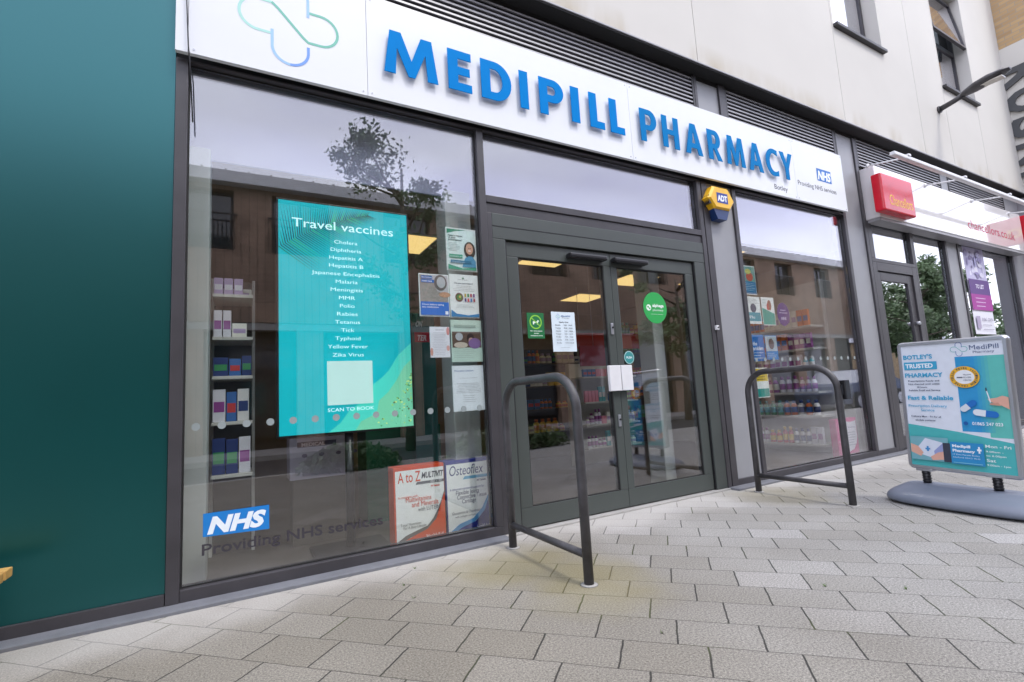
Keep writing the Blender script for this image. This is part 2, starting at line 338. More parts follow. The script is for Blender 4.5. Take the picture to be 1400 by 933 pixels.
def cross_logo(card, cx, cz, R, r, wd, cols):
    """four looped lobes drawn as one line; cols = (light green, green, light blue, blue)"""
    def arc(x, z, a0, a1, n=14): return [(x+r*math.cos(math.radians(a0+(a1-a0)*k/n)), z+r*math.sin(math.radians(a0+(a1-a0)*k/n))) for k in range(n+1)]
    k = R-r
    ribbon(card, [(cx-r*1.0, cz-r)]+arc(cx-k, cz, 270, 90)+[(cx-r, cz+r)], wd, cols[0])
    ribbon(card, [(cx-r, cz+r), (cx-r*.7, cz+r*.75), (cx+r*.7, cz-r*.75), (cx+r, cz-r)], wd, cols[1])
    ribbon(card, [(cx+r, cz-r)]+arc(cx+k, cz, -90, 90)+[(cx+r, cz+r)], wd, cols[1])
    ribbon(card, [(cx-r, cz-r*.75)]+arc(cx, cz-k, 180, 270), wd, cols[2]); ribbon(card, arc(cx, cz-k, 270, 360)+[(cx+r, cz-r*1.35)], wd, cols[3])
    ribbon(card, [(cx+r, cz+r*.7)]+arc(cx, cz+k, 0, 180)+[(cx-r, cz+r*1.25)], wd, cols[2])
def fx(D, *pts):
    return [fac(px, py, D) for px, py in pts]
def frect(D, x0, y0, x1, y1):            # pixel box -> rectangle on the plane y = D
    a = fac(x0, y0, D); b = fac(x1, y1, D); c = fac(x0, y1, D); d = fac(x1, y0, D)
    return (a[0]+c[0])/2, (b[0]+d[0])/2, (b[1]+c[1])/2, (a[1]+d[1])/2

# ================================================================== SETTING
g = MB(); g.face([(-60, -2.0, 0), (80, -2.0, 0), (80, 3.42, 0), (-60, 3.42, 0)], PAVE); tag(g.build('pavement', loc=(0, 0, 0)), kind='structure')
g = MB(); g.box(-60, 80, -2.12, -2.0, -.2, .004, KERB, .008); tag(g.build('kerb'), kind='structure')
g = MB(); g.face([(-200, -200, -.12), (200, -200, -.12), (200, 200, -.12), (-200, 200, -.12)], ASPH); tag(g.build('road', loc=(0, 0, -.12)), kind='structure')
g = MB(); g.box(-60, 80, -8.6, -6.2, -.2, .0, KERB, .01); tag(g.build('far_pavement'), kind='structure')

# ================================================================== THE SHOP BUILDING
YF, YG = 3.30, 3.345
B = thing('shop_building', (3, 3.6, 0), 'cream rendered building with dark framed shopfronts, louvres and a green panel at left', 'building')
def part(name, b, parent=None): return b.build(name, parent or B)
# plinth / sill
p = MB(); p.box(-9, 1.69, 3.185, 3.42, -.05, .018, CONC, .004); p.box(4.14, 13.6, 3.185, 3.42, -.05, .018, CONC, .004); part('plinth', p)
p = MB(); p.box(1.692, 4.138, 3.27, 3.45, -.05, .014, KERB, .003); part('door_threshold', p)
# green panel at left
p = MB(); p.box(-9, -.339, 3.315, 3.40, .078, 9.5, TEAL); part('green_cladding', p)
p = MB(); p.box(-9, -.339, YF, 3.40, .017, .077, FRAME, .004); part('bottom_rail', p)
p = MB(); p.box(-.336, -.274, YF-.004, 3.42, .017, 3.136, FRAME, .004); part('corner_post', p)
def window(x0, x1, z0, z1, fl, fr, fb, ft, glass=GLASS, fm=FRAME, name='shopfront_window', y0=YF, yg=YG):
    f = MB()
    if fb: f.box(x0-fl, x1+fr, y0, 3.42, z0-fb, z0, fm, .004)
    if ft: f.box(x0-fl, x1+fr, y0, 3.42, z1, z1+ft, fm, .004)
    if fl: f.box(x0-fl, x0, y0, 3.42, z0+.0005, z1-.0005, fm, .004)
    if fr: f.box(x1, x1+fr, y0, 3.42, z0+.0005, z1-.0005, fm, .004)
    # black rubber gasket
    q = .008
    f.box(x0, x1, yg-.006, yg+.018, z0, z0+q, RUBBER); f.box(x0, x1, yg-.006, yg+.018, z1-q, z1, RUBBER)
    f.box(x0, x0+q, yg-.006, yg+.018, z0+q, z1-q, RUBBER); f.box(x1-q, x1, yg-.006, yg+.018, z0+q, z1-q, RUBBER)
    fo = part(name, f)
    gp = MB(); gp.box(x0+q+.0005, x1-q-.0005, yg, yg+.01, z0+q+.0005, z1-q-.0005, glass); part('glass_pane', gp, fo); return fo
window(-.2735, 1.628, .08, 3.125, 0, .058, .063, .012)                      # big left window
window(1.6865, 4.132, 2.59, 3.125, 0, .06, .058, .012)                      # light over the doors
p = MB(); p.box(1.6865, 4.29, YF+.012, 3.42, 2.452, 2.5315, FRAME, .004); part('door_head_rail', p)
p = MB(); p.box(1.6865, 1.728, YF+.004, 3.42, .017, 2.4515, FRAME, .004); part('door_post', p)
# automatic door surround
f = MB()
f.box(1.7285, 4.138, YF+.004, 3.44, 2.245, 2.4515, DOORF, .004)
f.box(1.7285, 1.838, YF+.006, 3.44, .015, 2.2445, DOORF, .004); f.box(3.99, 4.138, YF+.006, 3.44, .015, 2.2445, DOORF, .004)
f.box(1.838, 1.850, YF+.018, 3.43, .015, 2.2445, BLACK); f.box(3.978, 3.99, YF+.018, 3.43, .015, 2.2445, BLACK)
f.box(1.7285, 4.138, YF+.001, YF+.004, 2.345, 2.349, BLACK)
part('door_surround', f)
def leaf(x0, x1, gx0, gx1, hx):
    f = MB(); y0, y1 = YF+.03, 3.40
    f.box(x0, x1, y0, y1, .022, .168, DOORF, .004); f.box(x0, x1, y0, y1, 2.118, 2.240, DOORF, .004)
    f.box(x0, gx0, y0, y1, .1685, 2.1175, DOORF, .005); f.box(gx1, x1, y0, y1, .1685, 2.1175, DOORF, .005)
    q = .007
    f.box(gx0, gx1, y0+.008, y0+.03, .1685, .1685+q, RUBBER); f.box(gx0, gx1, y0+.008, y0+.03, 2.1175-q, 2.1175, RUBBER)
    f.box(gx0, gx0+q, y0+.008, y0+.03, .1685+q, 2.1175-q, RUBBER); f.box(gx1-q, gx1, y0+.008, y0+.03, .1685+q, 2.1175-q, RUBBER)
    fo = part('door_leaf', f)
    gp = MB(); gp.box(gx0+q, gx1-q, y0+.015, y0+.025, .1685+q, 2.1175-q, GLASS); part('glass_pane', gp, fo)
    hp = MB(); hp.box(hx, hx+.125, y0-.045, y0-.012, 1.005, 1.225, WHITEM, .006); hp.box(hx+.03, hx+.09, y0-.0125, y0+.001, 1.05, 1.18, WHITEM); part('handle_plate', hp, fo)
    return fo
l1 = leaf(1.8505, 2.9105, 1.958, 2.832, 2.772); l2 = leaf(2.9135, 3.9775, 2.985, 3.867, 2.905)
lk = MB(); lk.box(2.86, 2.885, YF+.018, YF+.0295, 1.50, 1.60, ALU, .004); lk.tube([(2.8725, YF+.006, 1.56), (2.8725, YF+.02, 1.56)], .009, BLACK); part('door_lock', lk, l1)
lk = MB(); lk.box(2.86, 2.885, YF+.018, YF+.0295, .70, .80, ALU, .004); lk.tube([(2.8725, YF+.006, .76), (2.8725, YF+.02, .76)], .009, BLACK); part('door_lock', lk, l1)
for lf, xa, xb in ((l1, 2.43, 2.83), (l2, 2.915, 3.315)):
    sb = MB(); sb.box(xa, xb, YF-.045, YF+.0295, 2.145, 2.188, BLACK, .014); part('safety_sensor', sb, lf)
# pillars
def pillar(x0, x1, dl, dr, z1=4.30):
    q = MB(); q.box(x0+dl, x1-dr, YF+.022, 3.42, .075, z1, PILLAR); q.box(x0, x0+dl, YF, 3.42, .017, z1, FRAME, .004); q.box(x1-dr, x1, YF, 3.42, .017, z1, FRAME, .004)
    q.box(x0+dl, x1-dr, YF+.002, 3.42, .017, .0745, FRAME, .004); return part('pillar', q)
f = MB(); f.box(4.1925, 4.2055, YF+.01, 3.42, .017, 2.45, BLACK); part('door_post_gap', f)
pillar(4.206, 4.7525, .09, .058, 3.13)
f = MB(); f.box(4.1385, 4.192, YF-.002, 3.42, .017, 3.13, FRAME, .004); part('mullion', f)
window(4.753, 6.922, .08, 3.125, 0, 0, .063, .012)
pillar(6.9225, 7.49, .062, .068)
# louvres above the sign
def louvre(x0, x1, z0=3.90, z1=4.315):
    q = MB(); q.box(x0, x1, YF+.10, YF+.11, z0, z1, DARK); q.box(x0, x0+.03, YF, YF+.10, z0, z1, TRIM); q.box(x1-.03, x1, YF, YF+.10, z0, z1, TRIM)
    z = z0+.02
    while z < z1-.02:
        q.prism([Vector((x0+.03, YF+.004, z)), Vector((x0+.03, YF+.006, z+.018)), Vector((x0+.03, YF+.065, z+.036)), Vector((x0+.03, YF+.065, z+.030))], Vector((x1-x0-.06, 0, 0)), LOUV); z += .0455
    part('louvre_panel', q)
louvre(-.336, 4.262); louvre(4.76, 7.0); louvre(7.49, 10.08); louvre(10.36, 12.75)
q = MB(); q.box(4.2625, 4.30, YF-.004, 3.42, 3.90, 4.33, FRAME); q.box(4.30, 4.66, YF+.02, 3.42, 3.85, 4.32, PILLAR); q.box(4.66, 4.7595, YF-.004, 3.42, 3.85, 4.33, FRAME); part('louvre_pillar', q)
q = MB(); q.box(-.338, 13.6, 3.165, 3.30, 4.368, 4.3845, LOUV, .003); q.box(-.338, 13.6, 3.175, 3.46, 4.352, 4.3675, DARK); q.box(-.338, 13.6, 3.318, 3.46, 4.30, 4.3515, DARK); part('overhang_trim', q)
q = MB(); q.box(-.336, 7.49, 3.33, 3.44, 3.14, 3.898, DARK); part('fascia_backing', q)
# upper wall in rendered panels with open joints
q = MB()
def wp(x0, x1, z0, z1, jl=.004, jr=.004): q.box(x0+jl, x1-jr, 3.20, 3.42, z0, z1, RENDER)
for a, b_ in ((-.338, 1.5), (1.5, 4.237), (4.237, 7.095), (9.41, 10.45), (11.86, 13.6)): wp(a, b_, 4.386, 10)
wp(7.095, 9.41, 4.386, 5.80); wp(7.095, 7.15, 5.80, 10, .004, 0); wp(8.47, 9.41, 5.80, 10, 0, .004); wp(7.15, 8.47, 8.0, 10, 0, 0)
wp(10.45, 11.86, 4.386, 5.80); wp(10.45, 10.48, 5.80, 10, .004, 0); wp(11.85, 11.86, 5.80, 10, 0, .004); wp(10.48, 11.85, 8.0, 10, 0, 0)
q.build('rendered_wall', B, (0, 3.2, 0))
q = MB(); q.box(-.338, 7.15, 3.425, 3.6, 4.386, 10, DARK); q.box(8.47, 10.48, 3.425, 3.6, 4.386, 10, DARK); q.box(11.85, 13.6, 3.425, 3.6, 4.386, 10, DARK)
q.box(7.15, 8.47, 3.425, 3.6, 4.386, 5.8, DARK); q.box(10.48, 11.85, 3.425, 3.6, 4.386, 5.8, DARK); part('wall_core', q)
def upwin(x0, x1, z0, z1, split=None):
    f = MB(); d = .05; y0, y1 = 3.38, 3.44
    f.box(x0, x1, y0, y1, z0, z0+d, FRAME); f.box(x0, x1, y0, y1, z1-d, z1, FRAME); f.box(x0, x0+d, y0, y1, z0+d, z1-d, FRAME); f.box(x1-d, x1, y0, y1, z0+d, z1-d, FRAME)
    if split: f.box(x0+d, x1-d, y0, y1, split-.04, split+.04, FRAME)
    fo = part('upper_window', f)
    gl = MB(); gl.box(x0+d, x1-d, 3.40, 3.412, z0+d, (split-.04) if split else z1-d, GLASSU); part('glass_pane', gl, fo)
    ro = MB(); ro.box(x0+d, x1-d, 3.55, 3.60, z0, z1, WHITEM); part('inner_blind', ro, fo)
    si = MB(); si.box(x0-.03, x1+.03, 3.14, 3.40, z0-.045, z0-.001, TRIM, .006); part('window_sill', si, fo); return fo
upwin(7.16, 8.46, 5.85, 7.99); u2 = upwin(10.49, 11.84, 5.85, 7.99, 6.93)
# open top-hung sash on the second window
sh = MB(); a = math.radians(8); top = Vector((0, 3.375, 7.93)); dn = Vector((0, -math.sin(a), -math.cos(a))); nn = Vector((0, -math.cos(a), math.sin(a)))
def sb_(x0, x1, t0, t1, mt, h0=0, h1=.045):
    P = lambda x, t, h: Vector((x, top.y, top.z)) + dn*t + nn*h
    sh.prism([P(x0, t0, h0), P(x1, t0, h0), P(x1, t1, h0), P(x0, t1, h0)], nn*(h1-h0), mt)
sb_(10.5, 11.83, 0, .05, FRAME); sb_(10.5, 11.83, .95, 1.0, FRAME); sb_(10.5, 10.55, .05, .95, FRAME); sb_(11.78, 11.83, .05, .95, FRAME)
so_ = part('open_sash', sh, u2)
sh = MB(); sb_(10.55, 11.78,   .05, .95, GLASSU, .018, .028); part('sash_pane', sh, u2)
# side block with the vertical lettering, buff brick over white render
q = MB(); q.box(13.6, 18, 2.45, 6.2, 4.3, 7.478, RENDER); q.build('side_block_wall', B, (13.6, 3, -3))
q = MB(); q.box(13.6, 18, 2.45, 6.2, 7.478, 12, BRICK); part('side_block_brickwork', q)
q = MB(); q.box(13.45, 18, 2.9, 6.2, -.05, 4.299, PILLAR); part('side_pier', q)
LET = mat('side_letter_grey', (.055, .058, .062), .5)
for ch, za, zb in (('R', 6.99, 6.56), ('O', 6.50, 6.03), ('S', 5.93, 5.52), ('N', 5.40, 4.98), ('I', 4.83, 4.74)):
    # the word runs downwards: baseline on the far side, letter tops towards the street
    vs, fs = text_geo(ch, .035 if ch != 'I' else 0); b2 = bmesh.new(); bv = [b2.verts.new(Vector((13.55, 3.20-y*.62, za+(zb-za)*x))) for x, y in vs]
    for f_ in fs:
        try: b2.faces.new([bv[k] for k in f_])
        except ValueError: pass
    r_ = bmesh.ops.extrude_face_region(b2, geom=b2.faces[:]); bmesh.ops.translate(b2, verts=[e for e in r_['geom'] if isinstance(e, bmesh.types.BMVert)], vec=(.03, 0, 0))
    k_ = MB(); k_.merge(b2, LET); part('wall_letter', k_)
# neighbouring office front
window(7.60, 8.68, 2.60, 3.10, .108, .05, .05, .02, GLASSR)
f = MB(); f.box(7.492, 7.60, YF, 3.42, .017, 2.548, FRAME, .004); f.box(8.60, 8.73, YF, 3.42, .017, 2.548, FRAME, .004); f.box(7.60, 8.60, YF, 3.42, 2.43, 2.548, FRAME, .004); part('office_door_frame', f)
f = MB(); f.box(7.612, 7.70, YF+.02, 3.40, .03, 2.42, FRAME, .004); f.box(8.45, 8.59, YF+.02, 3.40, .03, 2.42, FRAME, .004); f.box(7.70, 8.45, YF+.02, 3.40, 2.30, 2.42, FRAME, .004); f.box(7.70, 8.45, YF+.02, 3.40, .03, .2, FRAME, .004)
od = part('office_door', f); gp = MB(); gp.box(7.70, 8.45, YF+.04, YF+.05, .2, 2.30, GLASSR); part('glass_pane', gp, od)
for zz in (1.72, 1.40):
    kn = MB(); kn.tube([(8.52, YF+.02, zz), (8.52, YF-.02, zz), (8.52, YF-.035, zz)], [.028, .028, .02], ALU); part('door_knob', kn, od)
window(8.78, 9.84, .08, 3.10, .0495, .06, .063, .02, GLASSR)
q = MB(); q.box(9.90, 10.30, YF+.015, 3.42, .017, 3.12, PILLAR); part('office_pillar', q)
window(10.37, 12.65, .08, 3.10, .07, .07, .063, .02, GLASSR)
q = MB(); q.box(12.72, 13.45, YF+.01, 3.42, .017, 4.30, PILLAR); part('office_pillar', q)
q = MB(); q.box(10.08, 10.36, YF+.01, 3.42, 3.85, 4.30, PILLAR); part('louvre_pillar', q)
q = MB(); q.box(7.49, 13.45, 3.33, 3.44, 3.125, 3.90, DARK); part('fascia_backing', q)
# interior shells
q = MB(); q.box(-.5, 13.6, 3.43, 8.7, -.05, .02, FLOOR); part('shop_floor', q)
q = MB(); q.box(-.5, 7.15, 3.62, 8.7, 2.70, 2.78, CEIL); q.box(7.25, 13.6, 3.62, 8.7, 3.12, 3.2, CEIL); part('suspended_ceiling', q)
q = MB(); q.box(-.44, 7.15, 3.60, 3.619, 2.66, 3.30, BULK); part('window_bulkhead', q)
q = MB(); q.box(-.5, 7.2, 8.5, 8.7, 0, 4.3, INW); q.box(-.5, -.44, 3.43, 8.5, 0, 4.3, INW); q.box(7.15, 7.25, 3.43, 8.5, 0, 4.3, PALE); part('interior_wall', q)
q = MB(); q.box(7.25, 13.6, 6.4, 6.5, 0, 4.3, INW); q.box(13.5, 13.6, 3.43, 6.4, 0, 4.3, INW); part('interior_wall', q)
q = MB(); q.box(-.5, 13.6, 3.44, 8.7, 4.2, 4.30, DARK); part('floor_slab', q)
for x0, x1, y0 in ((-.43, -.165, 3.52), (1.44, 1.66, 3.55), (3.66, 3.80, 3.62), (6.98, 7.14, 3.5)):  # third column is added in place of a pale reflected strip
    q = MB(); q.box(x0, x1, y0, y0+.22, .021, 2.699, PALE, .01); part('interior_column', q)

# ================================================================== PHARMACY FASCIA SIGN
YS = 3.232
SG = thing('fascia_sign', (3.3, YS, 3.14), 'long white fascia sign with raised blue capital letters over the pharmacy doors', 'shop sign')
xs = [-.337, -.273, .776, 3.218, 5.81, 6.905]
for a, b_ in zip(xs, xs[1:]):
    q = MB(); q.box(a+.0012, b_-.0012, YS, YS+.03, 3.138, 3.905, SIGNW, .0015)
    for zz in (3.165, 3.878):
        for dx in (a+.03, b_-.03):
            if b_-a > .1: q.tube([(dx, YS-.003, zz), (dx, YS+.002, zz)], .006, ALU, 8)
    q.build('sign_panel', SG)
def glyph(ch, x0, x1, z0, z1, st, bt):
    """outlines of one capital: stem width st and bar height bt in metres"""
    w_, h = x1-x0, z1-z0; s = st/w_; t = bt/h
    def arc(cx, cy, rx, ry, a0, a1, n=14): return [(cx+rx*math.cos(math.radians(a0+(a1-a0)*k/n)), cy+ry*math.sin(math.radians(a0+(a1-a0)*k/n))) for k in range(n+1)]
    if ch == 'I': ps = [[(0, 0), (1, 0), (1, 1), (0, 1)]]
    elif ch == 'L': ps = [[(0, 0), (1, 0), (1, t), (s, t), (s, 1), (0, 1)]]
    elif ch == 'E': ps = [[(0, 0), (1, 0), (1, t), (s, t), (s, .5-t/2), (.93, .5-t/2), (.93, .5+t/2), (s, .5+t/2), (s, 1-t), (1, 1-t), (1, 1), (0, 1)]]
    elif ch == 'H': ps = [[(0, 0), (s, 0), (s, .42), (1-s, .42), (1-s, 0), (1, 0), (1, 1), (1-s, 1), (1-s, .42+t), (s, .42+t), (s, 1), (0, 1)]]
    elif ch == 'M':
        k = .11; ps = [[(0, 0), (s, 0), (k+s*.62, .62), (.5-s*.30, 0), (.5+s*.30, 0), (1-k-s*.62, .62), (1-s, 0), (1, 0), (1-k, 1), (1-k-s*1.0, 1), (.5, .38), (k+s*1.0, 1), (k, 1)]]
    elif ch == 'A': ps = [[(0, 0), (s, 0), (s+.07, .2), (.93-s, .2), (1-s, 0), (1, 0), (.5+s*.55, 1), (.5-s*.55, 1)], [(s+.13, .2+t), (.5, .78), (.87-s, .2+t)]]
    elif ch == 'D': ps = [[(0, 0)]+arc(.45, .5, .55, .5, -90, 90)+[(0, 1)], [(s, t)]+arc(.43, .5, .57-s, .5-t, -90, 90)+[(s, 1-t)]]
    elif ch in 'PR':
        ps = [[(0, 0), (s, 0), (s, .36)]+arc(.55, .68, .45, .32, -90, 90)+[(0, 1)], [(s, .36+t)]+arc(.52, .68, .48-s, .32-t, -90, 90)+[(s, 1-t)]]
        if ch == 'R': ps = [[(0, 0), (s, 0), (s, .37), (.42, .37), (1-s, 0), (1.02, 0), (.66, .40)]+arc(.55, .69, .40, .31, -70, 90)+[(0, 1)], [(s, .38+t)]+arc(.52, .69, .44-s, .31-t, -90, 90)+[(s, 1-t)]]
    elif ch == 'C':
        ps = [arc(.56, .5, .56, .5, 42, 318, 24)+[(1, .02), (1, .02+t*1.6)]+list(reversed(arc(.60, .5, .60-s, .5-t, 55, 305, 24)))+[(1, .98-t*1.6), (1, .98)]]
        ps = [[(1, .97), (.7, 1.0)]+arc(.60, .5, .60, .5, 95, 265, 22)+[(.7, 0), (1, .03), (1, .03+t*1.25), (.75, t)]+list(reversed(arc(.66, .5, .66-s, .5-t, 95, 265, 20)))+[(.75, 1-t), (1, .97-t*1.25)]]
    elif ch == 'Y': ps = [[(.5-s/2, 0), (.5+s/2, 0), (.5+s/2, .42), (1, 1), (1-s*1.08, 1), (.5, .58), (s*1.08, 1), (0, 1), (.5-s/2, .42)]]
    return [[(x0+u*w_, z0+v*h) for u, v in p_] for p_ in ps]
def letter3d(ch, x0, x1, z0, z1, st, bt, mt, parent, y0, y1, name='raised_letter'):
    cu = bpy.data.curves.new('c', 'CURVE'); cu.dimensions = '2D'; cu.fill_mode = 'BOTH'; cu.extrude = (y1-y0)/2
    for p_ in glyph(ch, x0, x1, z0, z1, st, bt):
        sp_ = cu.splines.new('POLY'); sp_.points.add(len(p_)-1); sp_.use_cyclic_u = True
        for k, (x, z) in enumerate(p_): sp_.points[k].co = (x, z, 0, 1)
    o = bpy.data.objects.new('c', cu); COL.objects.link(o); bpy.context.view_layer.update()
    me = bpy.data.meshes.new_from_object(o.evaluated_get(bpy.context.evaluated_depsgraph_get())); b = bmesh.new(); b.from_mesh(me)
    for v in b.verts: v.co = Vector((v.co.x, (y0+y1)/2 - v.co.z, v.co.y))
    bpy.data.objects.remove(o); bpy.data.curves.remove(cu); bpy.data.meshes.remove(me)
    bmesh.ops.remove_doubles(b, verts=b.verts[:], dist=1e-5)
    k = MB(); k.merge(b, mt)
    if ch in 'EDIPLHR': k.tube([(x0+st/2, y1-.001, z0+(z1-z0)*.5), (x0+st/2, YS+.001, z0+(z1-z0)*.5)], .006, ALU, 6)
    return k.build(name, parent)
ZB, ZT = 3.340, 3.668
for ch, x0, x1 in (('M', .887, 1.290), ('E', 1.372, 1.566), ('D', 1.648, 1.920), ('I', 1.998, 2.078), ('P', 2.188, 2.434), ('I', 2.513, 2.600), ('L', 2.712, 2.876), ('L', 2.944, 3.113)):
    letter3d(ch, x0, x1, ZB, ZT, .082, .066, BLUE, SG, YS-.034, YS-.027)
for ch, x0, x1 in (('P', 3.315, 3.527), ('H', 3.603, 3.827), ('A', 3.914, 4.163), ('R', 4.255, 4.458), ('M', 4.540, 4.843), ('A', 4.912, 5.157), ('C', 5.222, 5.440), ('Y', 5.490, 5.732)):
    letter3d(ch, x0, x1, ZB, ZT, .068 if ch not in 'MA' else .066, .052, BLUE2, SG, YS-.034, YS-.027)
c = Card((0, YS-.0006, 0)); cross_logo(c, .285, 3.52, .295, .108, .017, [ink(165, 215, 205), ink(105, 180, 160), ink(150, 190, 235), ink(105, 150, 220)]); c.build('printed_cross', SG)
c = Card((0, YS-.0006, 0)); TX = ink(50, 52, 62)
c.text('Botley', 5.372, 5.622, 3.205, .062, TX); c.build('printed_lettering', SG)
c = Card((0, YS-.0006, 0)); c.text('Providing NHS services', 5.852, 6.680, 3.335, .062, TX)
c.rect(6.285, 6.60, 3.46, 3.622, ink(40, 110, 185)); c.text('NHS', 6.30, 6.575, 3.483, .112, ink(240, 244, 250), .045, .22); c.build('printed_lettering', SG)
q = MB(); pts = [(-.30, 3.215, 4.0), (-.283, 3.21, 3.5), (-.268, 3.205, 3.15), (-.262, 3.22, 3.1), (-.245, 3.26, 2.72)]; q.tube(pts, .004, BLACK, 6)
tag(q.build('loose_cable'), 'thin black cable hanging down over the left end of the white fascia sign', 'cable')

# ================================================================== WINDOW DISPLAYS, LEFT WINDOW
# backlit screen
YB = 3.62
x0, x1, z0, z1 = frect(YB, 381, 273, 560, 590); x0 = fac(381, 430, YB)[0]; x1 = fac(560, 430, YB)[0]; z0 = fac(470, 590, YB)[1]; z1 = fac(470, 284, YB)[1]
SC = thing('display_screen', ((x0+x1)/2, YB+.04, z0), 'tall glowing turquoise screen listing travel vaccines in the left window', 'screen')
q = MB(); q.box(x0-.015, x1+.015, YB+.004, YB+.07, z0-.015, z1+.015, BLACK, .006); q.build('screen_casing', SC)
c = Card((0, YB, 0)); c.sheet(x0, x1, z0, z1, lit(0, 168, 180))
for u in range(7):    # deeper water at left fading to shallow at right
    a = x0+(x1-x0)*(.02+u*.0); 
sand = lit(110, 195, 160)
c.poly([(x1, z0+.0), (x1, z0+.62), (x1-.10, z0+.53), (x1-.17, z0+.42), (x1-.22, z0+.37), (x1-.30, z0+.31), (x1-.34, z0+.22), (x1-.46, z0+.14), (x1-.52, z0+.06), (x1-.60, z0)], lit(70, 200, 185))
c.poly([(x1, z0), (x1, z0+.50), (x1-.06, z0+.44), (x1-.12, z0+.34), (x1-.18, z0+.26), (x1-.25, z0+.2), (x1-.27, z0+.11), (x1-.38, z0+.06), (x1-.42, z0)], sand)
for k in range(90):
    t_ = random.random(); u = x1-random.random()*.30*(1-.3*t_)*(1-t_) - .005; v = z0+.01+t_*.38
    r_ = random.uniform(.003, .009); c.disc(u, v, r_, r_*.8, random.choice([lit(60, 150, 90), lit(150, 200, 110), lit(90, 110, 70), lit(190, 215, 130)]), 6); c.k -= .00048
for k in range(46):   # palm frond, upper left
    t_ = k/45; bx_, bz_ = x0+.004+.60*t_, z1-.34+.30*t_*(1.5-.5*t_); ln_ = .30*(1-.72*t_)
    for sg in (1, -1):
        an = math.radians(34-14*t_+sg*(70-34*t_)); ex, ez = bx_+ln_*math.cos(an), bz_+ln_*math.sin(an)
        if ez > z1-.003: q_ = (z1-.003-bz_)/(ez-bz_); ex, ez = bx_+(ex-bx_)*q_, z1-.003
        if ex < x0+.003: q_ = (x0+.003-bx_)/(ex-bx_); ex, ez = x0+.003, bz_+(ez-bz_)*q_
        d_ = Vector((ex-bx_, ez-bz_)); n_ = Vector((-d_.y, d_.x)).normalized()*.0034
        if d_.length < .004: continue
        c.poly([(bx_-n_.x, bz_-n_.y), (bx_+n_.x, bz_+n_.y), (ex, ez)], random.choice([lit(5, 70, 75), lit(30, 75, 80), lit(20, 110, 80), lit(50, 150, 80), lit(0, 60, 70)])); c.k -= .00048
c.k += .004
WT = lit(190, 232, 236, .5)
ta, tb = fac(399, 318, YB), fac(537, 326, YB); c.text('Travel vaccines', ta[0], tb[0], z1-.185, .066, WT, .004)
names = ['Cholera', 'Diphtheria', 'Hepatitis A', 'Hepatitis B', 'Japanese Encephalitis', 'Malaria', 'Meningitis', 'MMR', 'Polio', 'Rabies', 'Tetanus', 'Tick', 'Typhoid', 'Yellow Fever', 'Zika Virus']
wds = [32, 42, 46, 47, 93, 30, 44, 22, 20, 28, 34, 18, 34, 54, 42]
cx = fac(474, 400, YB)[0]; kx = (x1-x0)/178
zt_, zb_ = fac(474, 335, YB)[1], fac(474, 488, YB)[1]
for k, (nm, wd) in enumerate(zip(names, wds)):
    v = zt_+(zb_-zt_)*k/14; c.text(nm, cx-wd*kx/2, cx+wd*kx/2, v, .027, WT, 0)
qa = frect(YB, 447, 494, 509, 553); c.rect(qa[0], qa[1], qa[2], qa[3], lit(180, 214, 210))
c.text('SCAN TO BOOK', qa[0]+.0, qa[1]+.005, qa[2]-.045, .026, WT, .006)
c.build('screen_face', SC)
q = MB(); q.tube([((x0+x1)/2, YB+.06, .02), ((x0+x1)/2, YB+.06, z0)], .03, BLACK); q.box((x0+x1)/2-.25, (x0+x1)/2+.25, YB-.1, YB+.25, .021, .045, BLACK, .008); q.build('screen_stand', SC)

YP = 3.359     # posters are taped to the inside of the pane
POST = 'posters taped inside the shop windows'
def poster(px, label, paint, D=YP, cat='poster', name='window_poster', base=None, group=POST):
    r = frect(D, *px); c = Card((0, D, 0)); c.sheet(r[0], r[1], r[2], r[3], base or ink(240, 246, 244)); W_, H_ = r[1]-r[0], r[3]-r[2]
    u = lambda t: r[0]+W_*t
    v = lambda t: r[2]+H_*t
    paint(c, u, v); return tag(c.build(name), label, cat, group)
G = ink(85, 90, 95)
def p1(c, u, v):
    gr = ink(60, 150, 120)
    c.rect(u(.04), u(.96), v(.03), v(.97), ink(228, 245, 242)); c.poly([(u(.04), v(.97)), (u(.7), v(.97)), (u(.3), v(.92)), (u(.04), v(.86))], gr)
    c.text('Need a repeat', u(.08), u(.55), v(.80), .014, ink(30, 70, 70), .02); c.text('of your', u(.08), u(.32), v(.75), .014, ink(30, 70, 70), .02); c.text('prescription?', u(.08), u(.52), v(.70), .014, ink(30, 70, 70), .02)
    c.lines(u(.08), u(.5), v(.64), v(.46), 6, G); c.disc(u(.77), v(.50), .047, .068, ink(70, 55, 50)); c.poly([(u(.5), v(.1)), (u(.6), v(.3)), (u(.72), v(.36)), (u(.85), v(.36)), (u(.96), v(.25)), (u(.96), v(.1))], ink(95, 165, 200))
    c.disc(u(.76), v(.53), .030, .044, ink(214, 170, 145)); c.disc(u(.76), v(.485), .012, .004, ink(245, 240, 238)); c.disc(u(.74), v(.545), .004, .003, ink(50, 40, 40)); c.disc(u(.79), v(.545), .004, .003, ink(50, 40, 40))
    c.rect(u(.08), u(.52), v(.30), v(.38), gr); c.text('nominate us', u(.11), u(.48), v(.32), .010, ink(235, 240, 240)); c.rect(u(.12), u(.80), v(.18), v(.245), ink(40, 110, 140)); c.lines(u(.16), u(.75), v(.21), v(.19), 2, ink(220, 235, 240), .0016)
    c.poly([(u(.04), v(.03)), (u(.96), v(.03)), (u(.96), v(.10)), (u(.5), v(.06)), (u(.04), v(.14))], gr)
poster((610, 313, 651, 371), 'mint green prescription poster with a smiling dark-haired woman in blue', p1)
